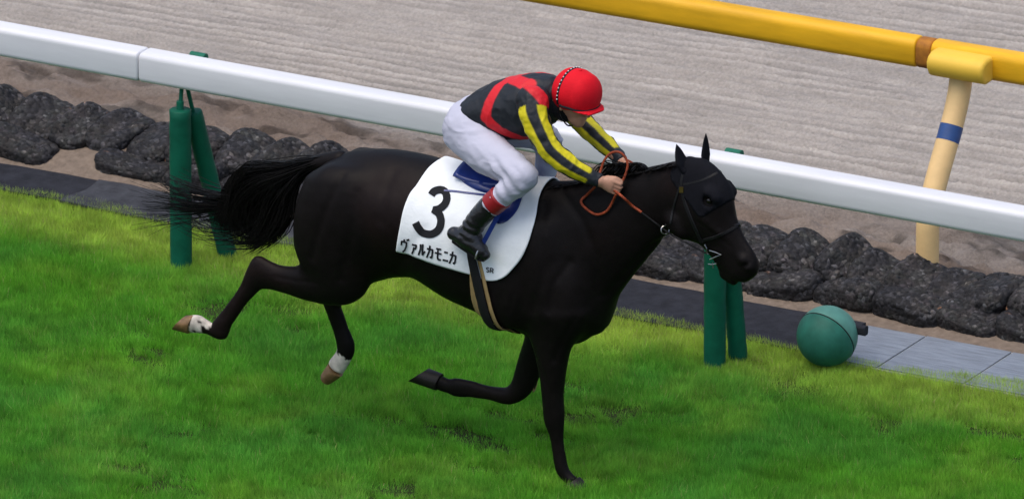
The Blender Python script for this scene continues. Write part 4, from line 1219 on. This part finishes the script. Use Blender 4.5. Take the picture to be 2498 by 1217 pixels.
MB().tube(bez(rb_, 24), .0068, 10).build('rein_grip', M['brown_rein'], bridle, True)
loop = [at(1500, 468, -.125), at(1514, 450, -.10), at(1528, 420, -.07), at(1530, 394, -.05), at(1514, 373, -.05), at(1492, 373, -.06), at(1474, 392, -.08), at(1463, 424, -.11), at(1455, 450, -.16)]
def off_surf(px, py, off, y):
    p = surf(px, py, off); return at(px, py, y) if p is None else p
loop += [off_surf(1440, 474, .02, -.19), off_surf(1421, 492, .016, -.2), off_surf(1434, 510, .014, -.2), off_surf(1458, 523, .014, -.2), off_surf(1482, 515, .016, -.2), off_surf(1497, 495, .02, -.17), at(1503, 474, -.135)]
MB().tube(bez(loop, 90), .0066, 10).build('rein_loop', M['brown_rein'], bridle, True)
lh = at(1522, 388, 0.10)
MB().tube(bez([hmir(np.array([bitp[2]]))[0], at(1680, 500, .12), at(1600, 440, .13), lh+np.array([.05, .01, -.02]), lh], 30), .006, 8).build('rein_grip', M['brown_rein'], bridle, True)

# ear hood: fitted cloth over poll and forehead with two ear sleeves
hood = empty('ear_hood', tuple(POLL))
tag(hood, 'dark navy cloth hood covering the horse ears and forehead', 'hood')
a0 = unit(at_plane(1845, 665, POLL, HLAT)-at_plane(1690, 385, POLL, HLAT)); top0 = at_plane(1690, 385, POLL, HLAT)
tt_ = (HV-top0)@a0
dface = (HV-top0)@np.cross(a0, HLAT); lat_ = (HV-POLL)@HLAT
fw = np.cross(HLAT, a0); fw = fw if fw[0] > 0 else -fw
depth = (HV-top0)@fw
lim = 0.300+0.0*lat_
mk = (tt_ > -0.02) & (tt_ < lim) & (depth > -0.15+0.25*tt_) & (np.linalg.norm(HV-top0, axis=1) < 0.4) & (HV[:, 0] > POLL[0]-0.08)
for p in eyes: mk &= np.linalg.norm(HV-p, axis=1) > 0.030
fk = mk[HFc].all(1); Fh = HFc[fk]; us = np.unique(Fh); rm = np.full(len(HV), -1); rm[us] = np.arange(len(us))
hv_ = HV[us]+HN[us]*0.0035; fl = rm[Fh]
ed = np.sort(np.concatenate([fl[:, [0, 1]], fl[:, [1, 2]], fl[:, [2, 3]], fl[:, [3, 0]]]), axis=1)
ue, uc = np.unique(ed, axis=0, return_counts=True); be = ue[uc == 1]
for _ in range(14):
    S2 = np.zeros_like(hv_); c2 = np.zeros(len(hv_))
    for i_, j_ in ((0, 1), (1, 0)): np.add.at(S2, be[:, i_], hv_[be[:, j_]]); np.add.at(c2, be[:, i_], 1)
    bm_ = c2 > 0; hv_[bm_] = 0.5*hv_[bm_]+0.5*S2[bm_]/c2[bm_][:, None]
ho = link('hood_cap', mesh_np('hood_cap', hv_, fl, M['hood_cloth']), hood)
md = ho.modifiers.new('thick', 'SOLIDIFY'); md.thickness = 0.003; md.offset = 0
def ear(base_px, mid_px, tip_px, y, r):
    b0, m0, t0 = at_plane(*base_px, POLL+HLAT*y, HLAT), at_plane(*mid_px, POLL+HLAT*y*1.15, HLAT), at_plane(*tip_px, POLL+HLAT*y*1.25, HLAT)
    P = bez([b0, b0*.45+m0*.55, m0, m0*.45+t0*.55, t0], 16); T = np.gradient(P, axis=0); T /= np.linalg.norm(T, axis=1)[:, None]
    V = []; n = 20
    for i, p in enumerate(P):
        t = i/15; rr = r*(0.78+0.9*t-0.0*t) if t < .3 else r*(1.05*(1-((t-.3)/.7)**1.7)+.03)
        fwd_ = unit(HF_*1.0-T[i]*np.dot(HF_, T[i])); sd_ = np.cross(T[i], fwd_)
        for k in range(n):
            a = 2*math.pi*k/n; ca, sa = math.cos(a), math.sin(a)
            cup = -0.55*max(0, ca)**2 if t > .12 else 0     # hollow front
            V.append(p+rr*(fwd_*(ca*0.62+cup*0.8)+sd_*sa*0.95))
    F = [(i*n+k, i*n+(k+1) % n, (i+1)*n+(k+1) % n, (i+1)*n+k) for i in range(15) for k in range(n)]+[tuple(range(n-1, -1, -1)), tuple(15*n+k for k in range(n))]
    MB().add(V, F).build('ear_sleeve', M['hood_cloth'], hood, True, 70)
HF_ = np.array([HLAT[1], -HLAT[0], 0.0])
ear((1674, 418), (1661, 388), (1650, 352), -0.045, 0.041)
ear((1722, 405), (1722, 368), (1722, 325), 0.045, 0.031)

# ================================================================== JOCKEY
M['skin'] = mat('skin', (0.40, 0.22, 0.15), 0.5, 0.35, attr=True, var=0.08, var_scale=25, bump=0.0008, bump_scale=90)
M['silk'] = mat('silk', (0.5, 0.5, 0.5), 0.55, 0.3, attr=True, bump=0.0025, bump_scale=26)
M['breeches'] = mat('breeches', (0.47, 0.48, 0.58), 0.65, 0.2, bump=0.002, bump_scale=22)
M['boot'] = mat('boot', (0.010, 0.010, 0.012), 0.24, 0.5, var=0.2, var_scale=18, bump=0.004, bump_scale=26)
M['boot_cuff'] = mat('boot_cuff', (0.26, 0.010, 0.014), 0.4, 0.4, var=0.15, var_scale=20)
M['helmet_red'] = mat('helmet_red', (0.62, 0.008, 0.018), 0.7, 0.12, var=0.07, var_scale=20, bump=0.001, bump_scale=60)
M['dark_cloth'] = mat('dark_cloth', (0.010, 0.011, 0.015), 0.7, 0.2)
M['goggle'] = mat('goggle', (0.006, 0.006, 0.008), 0.12, 0.5)
M['pearl'] = mat('pearl', (0.6, 0.6, 0.6), 0.3, 0.5)
jt = Chain([sec((1140, 238), (1150, 318), .135), sec((1168, 214), (1172, 324), .145), sec((1212, 197), (1214, 338), .155),
            sec((1262, 184), (1260, 341), .165), sec((1308, 179), (1308, 334), .175), sec((1342, 184), (1336, 312), .135)], 0.2, 0.5, 0.03)
def RC(pts, k=0.03, cap0=1.0, cap1=1.0, infl=0.0, **kw):
    return round_chain([at(p[0], p[1], p[2]) for p in pts], [p[3]+infl for p in pts], k, cap0, cap1, **kw)
AR = [(1300, 250, -.165, .085), (1302, 282, -.20, .078), (1322, 332, -.225, .064), (1348, 372, -.225, .060), (1392, 406, -.195, .053), (1436, 430, -.155, .044), (1462, 441, -.138, .036)]
AL = [(1352, 240, .165, .082), (1388, 262, .20, .074), (1412, 290, .215, .060), (1440, 318, .205, .055), (1478, 354, .16, .048), (1506, 380, .115, .040), (1518, 392, .10, .034)]
THR = [(1146, 320, -.06, .132), (1174, 358, -.13, .118), (1222, 394, -.205, .096), (1260, 415, -.265, .074), (1277, 428, -.285, .066)]
SHR = [(1277, 430, -.285, .064), (1258, 450, -.295, .062), (1226, 477, -.305, .057), (1195, 504, -.312, .055), (1167, 533, -.322, .052), (1150, 560, -.33, .048)]
FTR = [(1108, 570, -.335, .031), (1128, 578, -.338, .041), (1154, 594, -.34, .043), (1174, 612, -.342, .035), (1183, 622, -.342, .023)]
THL = [(1168, 298, .06, .130), (1230, 306, .14, .112), (1294, 320, .215, .090), (1324, 334, .255, .073), (1337, 344, .265, .066)]
SHL = [(1337, 347, .265, .064), (1336, 383, .275, .060), (1330, 415, .285, .056), (1320, 452, .295, .054), (1298, 500, .30, .045), (1290, 525, .305, .040)]
FTL = [(1262, 528, .31, .030), (1288, 542, .313, .038), (1316, 560, .315, .036), (1336, 575, .315, .022)]
HEADP = at(1404, 238, 0.0)
hd = RC([(1400, 236, 0, .085), (1408, 240, 0, .088)], .03)
FD = unit(np.array([0.93, -0.22, -0.30]))                        # where the face points
FU = unit(np.array([0.30, 0.0, 0.95])-FD*np.dot(FD, (0.30, 0, 0.95))); FS = np.cross(FU, FD)
def fp(f, s, u): return HEADP+FD*f+FS*s+FU*u
face = [round_chain([fp(.02, 0, -.03), fp(.045, 0, -.085)], [.072, .048], .03), round_chain([fp(.05, 0, -.10), fp(.066, 0, -.112)], [.036, .028], .02),
        round_chain([fp(.085, 0, -.015), fp(.108, 0, -.045)], [.010, .015], .012), round_chain([fp(.078, -.012, -.078), fp(.078, .012, -.078)], [.016, .016], .01)]
face += [round_chain([fp(-.005, s*.082, -.02), fp(-.005, s*.086, -.055)], [.013, .010], .008) for s in (-1, 1)]
neckj = RC([(1330, 236, 0, .075), (1362, 240, 0, .064), (1392, 250, 0, .062)], .03)
# right fist: back of the hand outward, fingers closed round the rein
def fist(W, K, lat, up):
    """W wrist, K knuckle centre, lat = towards the rider's midline, up = thumb side"""
    f = unit(K-W); lat = unit(lat-f*np.dot(lat, f)); up = np.cross(f, lat)*1.0
    if np.dot(up, (0, 0, 1)) < 0: up = -up
    out = [Chain([(W, up, lat, .026, .020), (W*.5+K*.5, up, lat, .036, .019), (K, up, lat, .040, .016)], 1, .6, .012)]
    for i, (o_, ln, r) in enumerate(((.030, .036, .0100), (.010, .041, .0105), (-.010, .038, .0100), (-.029, .031, .0088))):
        b = K+up*o_; p1 = b+f*ln+lat*.004-up*.004; p2 = p1+lat*.026-f*.010-up*.003; p3 = p2-f*.024+lat*.004
        out.append(round_chain([b-f*.012, b, p1, p2, p3], [r*1.1, r*1.12, r, r*.92, r*.8], .004, sub=2))
    t0 = W*.65+K*.35+up*.026+lat*.012; t1 = K+up*.044+lat*.012+f*.002; t2 = t1+f*.030+lat*.008-up*.006
    out.append(round_chain([t0, t1, t2], [.0145, .0118, .0092], .008, sub=2))
    return out
hr = fist(at(1466, 443, -.137), at(1494, 455, -.125), np.array([0, 1.0, 0]), None)
hl = fist(at(1514, 398, .085), at(1534, 420, .065), np.array([0, -1.0, 0]), None)
pelv = RC([(1136, 316, -.06, .100), (1146, 311, 0, .102), (1158, 305, .06, .100)], .05)
body = [jt, pelv, RC(AR), RC(AL), RC(THR), RC(THL), RC(SHR), RC(SHL), RC(FTR), RC(FTL), hd, neckj]+face+hr+hl
for c in body:
    if c in hr or c in hl or c in face or c in (hd, neckj): continue
    c.h = c.h-0.006; c.w = c.w-0.006
BV, BF = voxel_mesh(body, 0.0052)
BV = smooth_mesh(BV, BF, 1, 0.3)
skin = np.array([0.42, 0.225, 0.15]); C = np.tile(skin, (len(BV), 1))*(1+0.08*fbm(BV, 0.05, 2, 500))[:, None]
person = link('person', mesh_np('person', BV, BF, M['skin'], colors=C))
tag(person, 'jockey in red helmet crouching over the black horse, holding the reins', 'person')

# jacket
jk = [Chain([sec((1134, 246), (1142, 306), .128), sec((1142, 236), (1154, 316), .138), sec((1168, 214), (1172, 325), .148), sec((1212, 197), (1214, 339), .158),
             sec((1262, 184), (1260, 342), .168), sec((1308, 179), (1308, 336), .178), sec((1342, 184), (1336, 314), .138), sec((1356, 196), (1352, 298), .10)], 0.35, 0.4, 0.03), RC(AR, cap1=.15), RC(AL, cap1=.15)]
JV, JF = voxel_mesh(jk, 0.0058)
JN = vnormals(JV, JF)
aL, aRr = RC(AL), RC(AR)
dT, dR, dL = jk[0].dist(JV), aRr.dist(JV), aL.dist(JV)
arm = np.minimum(dR, dL)-dT
wr = 0.0075*fbm(JV*np.array([1.0, 1.0, 1.6]), 0.085, 3, 520)+0.006*fbm(JV, 0.04, 2, 521)*sstep(0, -.02, arm)
JV = JV+JN*(wr+0.005*np.clip(1-3.0*np.abs(fbm(JV*np.array([1.3, 1, 0.7]), 0.12, 2, 523)), 0, 1)**2)[:, None]
JB = bvh_of(JV, JF)
black, red, yellow = np.array([0.012, 0.015, 0.020]), np.array([0.60, 0.012, 0.020]), np.array([0.62, 0.54, 0.012])
C = np.tile(black, (len(JV), 1))
def on_jacket(path):
    P = []
    for p in resample(bez(path, 60), 40):
        q, _ = hit(JB, *p)
        if q is not None: P.append(q)
    return np.array(P)
def near_path(P, V):
    return np.min(np.linalg.norm(V[:, None, :]-P[None], axis=2), axis=1)
bands = [on_jacket([(1252, 187), (1222, 206), (1202, 232), (1190, 262), (1184, 288)]), on_jacket([(1184, 288), (1205, 308), (1240, 328), (1280, 338)]),
         on_jacket([(1246, 190), (1272, 200), (1302, 214), (1324, 236), (1336, 268), (1338, 285)])]
dmin = np.full(len(JV), 9.0)
for P, wd_ in zip(bands, (0.030, 0.030, 0.040)):
    if len(P) < 3: continue
    for mir in (1, -1):
        dmin = np.minimum(dmin, near_path(P*np.array([1, mir, 1]), JV)-wd_)
wq = np.clip(0.5-dmin/0.006, 0, 1)[:, None]; C = C*(1-wq)+red*wq
def sleeve(C, ch, pts, dmy, sgn, phase):
    P = np.array([at(p[0], p[1], p[2]) for p in pts]); Pd = resample(bez(P, 80), 80); T = np.gradient(Pd, axis=0); T /= np.linalg.norm(T, axis=1)[:, None]
    m = np.flatnonzero((arm < -0.014) & (dmy < np.where(sgn < 0, dL, dR)))
    k = np.argmin(np.linalg.norm(JV[m][:, None]-Pd[None], axis=2), axis=1)
    t = k/79.0
    # one reference direction carried down the arm
    ref = np.array([0, float(sgn), 0.0]); fr = []
    for i in range(80):
        ref = unit(ref-T[i]*np.dot(ref, T[i])); fr.append((ref, np.cross(T[i], ref)))
    A = np.array([f[0] for f in fr])[k]; Bq = np.array([f[1] for f in fr])[k]
    q = JV[m]-Pd[k]
    ang = np.arctan2((q*Bq).sum(1), (q*A).sum(1))
    kc = 40; ac = math.atan2(np.dot(-FWD, fr[kc][1]), np.dot(-FWD, fr[kc][0]))
    s_ = -np.cos(4*(ang-ac)+phase)
    y_ = np.clip((s_+0.25)/0.35, 0, 1)*np.clip((0.90-t)/0.02, 0, 1)
    on_ = t > 0.065
    C[m[on_]] = (y_[:, None]*yellow+(1-y_[:, None])*black)[on_]
    return C
C = sleeve(C, aRr, AR, dR, -1, 0.0)
C = sleeve(C, aL, AL, dL, 1, 0.0)
jo = link('silk_jacket', mesh_np('silk_jacket', JV, JF, M['silk'], colors=C), person)
jo['label'] = 'black jacket with red crossed bands and yellow striped sleeves'

# breeches
br_ = [RC([(1138, 316, -.065, .108), (1148, 310, 0, .112), (1160, 304, .065, .108)], .05), RC([(1150, 290, -.04, .096), (1158, 285, .04, .096)], .05), RC(THR, .05, infl=.002), RC(THL, .05, infl=.002),
       RC(SHR[:4], .03, cap1=.1, infl=.002), RC(SHL[:4], .03, cap1=.1, infl=.002)]
PV, PF = voxel_mesh(br_, 0.006)
PN = vnormals(PV, PF)
PV = PV+PN*(0.006*fbm(PV*np.array([1, 1, 1.5]), 0.075, 3, 540)+0.0045*np.sin(PV@np.array([60, 25, 75.0])+3*fbm(PV, .12, 2, 541))*sstep(.0, .5, fbm(PV, .2, 2, 542)))[:, None]
rg = np.clip(1-3.2*np.abs(fbm(PV*np.array([0.55, 1, 1.5])+2, 0.11, 2, 543)), 0, 1)**2; PV = PV+PN*(0.0075*rg*sstep(-.1, .3, fbm(PV, .15, 2, 544)))[:, None]
link('breeches', mesh_np('breeches', PV, PF, M['breeches']), person)

# boots with red cuffs
def boot(S, Fo, sgn):
    top = [S[3], S[4], S[5]]
    a = at(*S[3][:3]); b = at(*S[4][:3])
    start = np.array(S[2])*0.30+np.array(S[3])*0.70
    ch = [RC([tuple(start), S[3], S[4], S[5], (S[5][0]-4*0, S[5][1]+18, S[5][2], S[5][3]*.95)], .03, cap0=.05, infl=.0045), RC(Fo, .035, infl=.006)]
    V, F = voxel_mesh(ch, 0.0055); N = vnormals(V, F)
    fold = at(S[5][0], S[5][1], S[5][2])
    dz = np.linalg.norm(V-fold, axis=1)
    V = V+N*(0.004*fbm(V, 0.05, 3, 560)+0.006*np.sin(V[:, 2]*150+V[:, 0]*60)*np.exp(-(dz/0.06)**2))[:, None]
    bo = link('boot', mesh_np('boot', V, F, M['boot']), person)
    c0 = np.array(S[2])*0.86+np.array(S[3])*0.14; c1 = np.array(S[2])*0.12+np.array(S[3])*0.88
    cv, cf = voxel_mesh([RC([tuple(c0), tuple((c0+c1)/2), tuple(c1)], .02, cap0=.06, cap1=.06, infl=.0085, sub=3)], 0.0055)
    link('boot_cuff', mesh_np('boot_cuff', cv, cf, M['boot_cuff']), bo)
    # sole
    P = [at(p[0], p[1], p[2])-np.array([0, 0, p[3]+0.004]) for p in Fo]
    MB().add([p+np.array([0, s*w, dz_]) for p, w in zip(P, (.026, .034, .036, .032, .016)) for s, dz_ in ((-1, .008), (1, .008), (1, -.006), (-1, -.006))],
             [(i*4+k, i*4+(k+1) % 4, (i+1)*4+(k+1) % 4, (i+1)*4+k) for i in range(len(P)-1) for k in range(4)]+[(3, 2, 1, 0), tuple((len(P)-1)*4+k for k in range(4))]).build('sole', M['black_leather'], bo, True, 40)
boot(SHR, FTR, -1)
boot(SHL, FTL+[(1346, 582, .315, .014)], 1)
# stirrup iron and leather belong to the saddle
def stirrup(foot, top, y):
    c = at(foot[0], foot[1], y); t_ = at(top[0], top[1], y*0.93)
    w = 0.052
    pts = [t_, c+np.array([0.0, 0, .07]), ]
    arch = [c+np.array([0.012*math.sin(a), w*math.cos(a), 0.062*math.sin(a)-0.038+0.0]) for a in np.linspace(0, math.pi, 15)]
    MB().tube(arch, .0048, 8).tube([c+np.array([0, w, -.038]), c+np.array([0, -w, -.038])], .007, 8).build('stirrup_iron', M['metal'], saddle, True)
    top_a = arch[7]
    d = unit(top_a-t_); s_ = unit(np.cross(d, FWD)); wd_ = 0.012
    V = []
    for p in (t_, t_*.5+top_a*.5, top_a):
        for a, b in ((-1, 0), (1, 0), (1, 1), (-1, 1)): V.append(p+s_*wd_*a-FWD*0.004*b)
    MB().add(V, [(i*4+k, i*4+(k+1) % 4, (i+1)*4+(k+1) % 4, (i+1)*4+k) for i in range(2) for k in range(4)]+[(3, 2, 1, 0), (8, 9, 10, 11)]).build('stirrup_leather', M['saddle_blue'], saddle, True, 40)
stirrup((1172, 606), (1222, 512), -.338)
stirrup((1306, 556), (1335, 480), .312)

# helmet: red cover over a round shell with a short peak
HC = at(1408, 226, 0.0)
UPH = unit(np.array([0.10, 0.0, 1.0])); FWH = unit(np.array([0.96, -0.20, -0.10])); FWH = unit(FWH-UPH*np.dot(FWH, UPH)); SDH = np.cross(UPH, FWH)
dome = Chain([(HC-FWH*.045, UPH, SDH, .119, .112), (HC, UPH, SDH, .127, .120), (HC+FWH*.045, UPH, SDH, .119, .110)], 0.76, 0.76, .02, 2)
peak = Chain([(HC+FWH*.06-UPH*.058, UPH, SDH, .014, .104), (HC+FWH*.108-UPH*.061, UPH, SDH, .010, .090), (HC+FWH*.138-UPH*.066, UPH, SDH, .007, .066)], .3, 1.0, .02, 4)
def cut_helmet(g, Fd):
    q = g-HC; fz = q@FWH; uz = q@UPH
    lowcut = -(uz+0.072+0.02*np.clip(-fz/0.12, -1, 1))
    return np.maximum(Fd, lowcut)
EV, EF = voxel_mesh([dome], 0.0055, post=cut_helmet)
EV = EV[:, :]
EN = vnormals(EV, EF)
helm = link('helmet', mesh_np('helmet', EV, EF, M['helmet_red']), person)
helm['label'] = 'red cloth-covered riding helmet with peak'
kv, kf = voxel_mesh([peak], 0.005); link('peak', mesh_np('peak', kv, kf, M['helmet_red']), helm)
EB = bvh_of(EV, EF)
MB().add(*ball_mesh(np.array(EB.ray_cast(Vector(HC), Vector(UPH+FWH*.05), 1)[0]), (.011, .011, .006), 14)).build('button', M['helmet_red'], helm, True, 80)
def shell_pt(d, off):
    r = EB.ray_cast(Vector(HC), Vector(unit(d)), 1.0)
    return np.array(r[0])+unit(d)*off
band = []; dots = []
for a in np.linspace(-115, 115, 47):
    d = UPH*math.cos(R(a))+SDH*math.sin(R(a))*(-1)-FWH*0.30
    band.append((d, a))
V = []
for d, a in band:
    for e, o_ in ((-.007, .001), (-.005, .004), (.005, .004), (.007, .001)):
        V.append(shell_pt(d, o_)+FWH*e)
F = [(i*4+k, i*4+k+1, (i+1)*4+k+1, (i+1)*4+k) for i in range(len(band)-1) for k in range(3)]
strapo = MB().add(V, F).build('goggle_strap', M['dark_cloth'], helm, True, 60)
mb = MB()
for d, a in band[3:-3:2]:
    mb.add(*ball_mesh(shell_pt(d, .0045), (.0042, .0042, .0042), 8))
o = mb.build('strap_studs', M['pearl'], strapo, True, 80); o['kind'] = 'stuff'
rim = []
for a in np.linspace(-100, 100, 41):
    d = FWH*math.cos(R(a))+SDH*math.sin(R(a))-UPH*0.46
    rim.append(shell_pt(d, .002))
MB().tube(rim, .0065, 8).build('rim_band', M['dark_cloth'], helm, True)
# goggles, neck gaiter and chin strap
gv = []
for a in np.linspace(-75, 75, 25):
    for u_ in (.022, .012, -.012, -.022):
        f_ = .098*math.cos(R(a))+(.012 if abs(u_) < .02 else .0); s_ = .086*math.sin(R(a))
        gv.append(fp(f_+.004, s_, u_-.012))
gf = [(i*4+k, i*4+k+1, (i+1)*4+k+1, (i+1)*4+k) for i in range(24) for k in range(3)]
go_ = MB().add(gv, gf).build('goggles', M['goggle'], person, True, 60)
md = go_.modifiers.new('thick', 'SOLIDIFY'); md.thickness = .01
nk = [RC([(1326, 240, 0, .082), (1350, 246, 0, .074), (1378, 254, 0, .070)], .02, infl=.004), round_chain([fp(-.06, 0, -.06), fp(-.03, 0, -.10)], [.074, .055], .03)]
nv_, nf_ = voxel_mesh(nk, 0.006)
link('neck_gaiter', mesh_np('neck_gaiter', nv_, nf_, M['dark_cloth']), person)
MB().tube(bez([fp(-.02, -.092, -.03), fp(-.005, -.088, -.075), fp(.03, -.05, -.135), fp(.04, 0, -.145), fp(.03, .05, -.135), fp(-.005, .088, -.075), fp(-.02, .092, -.03)], 30), .004, 6).build('chin_strap', M['goggle'], helm, True)
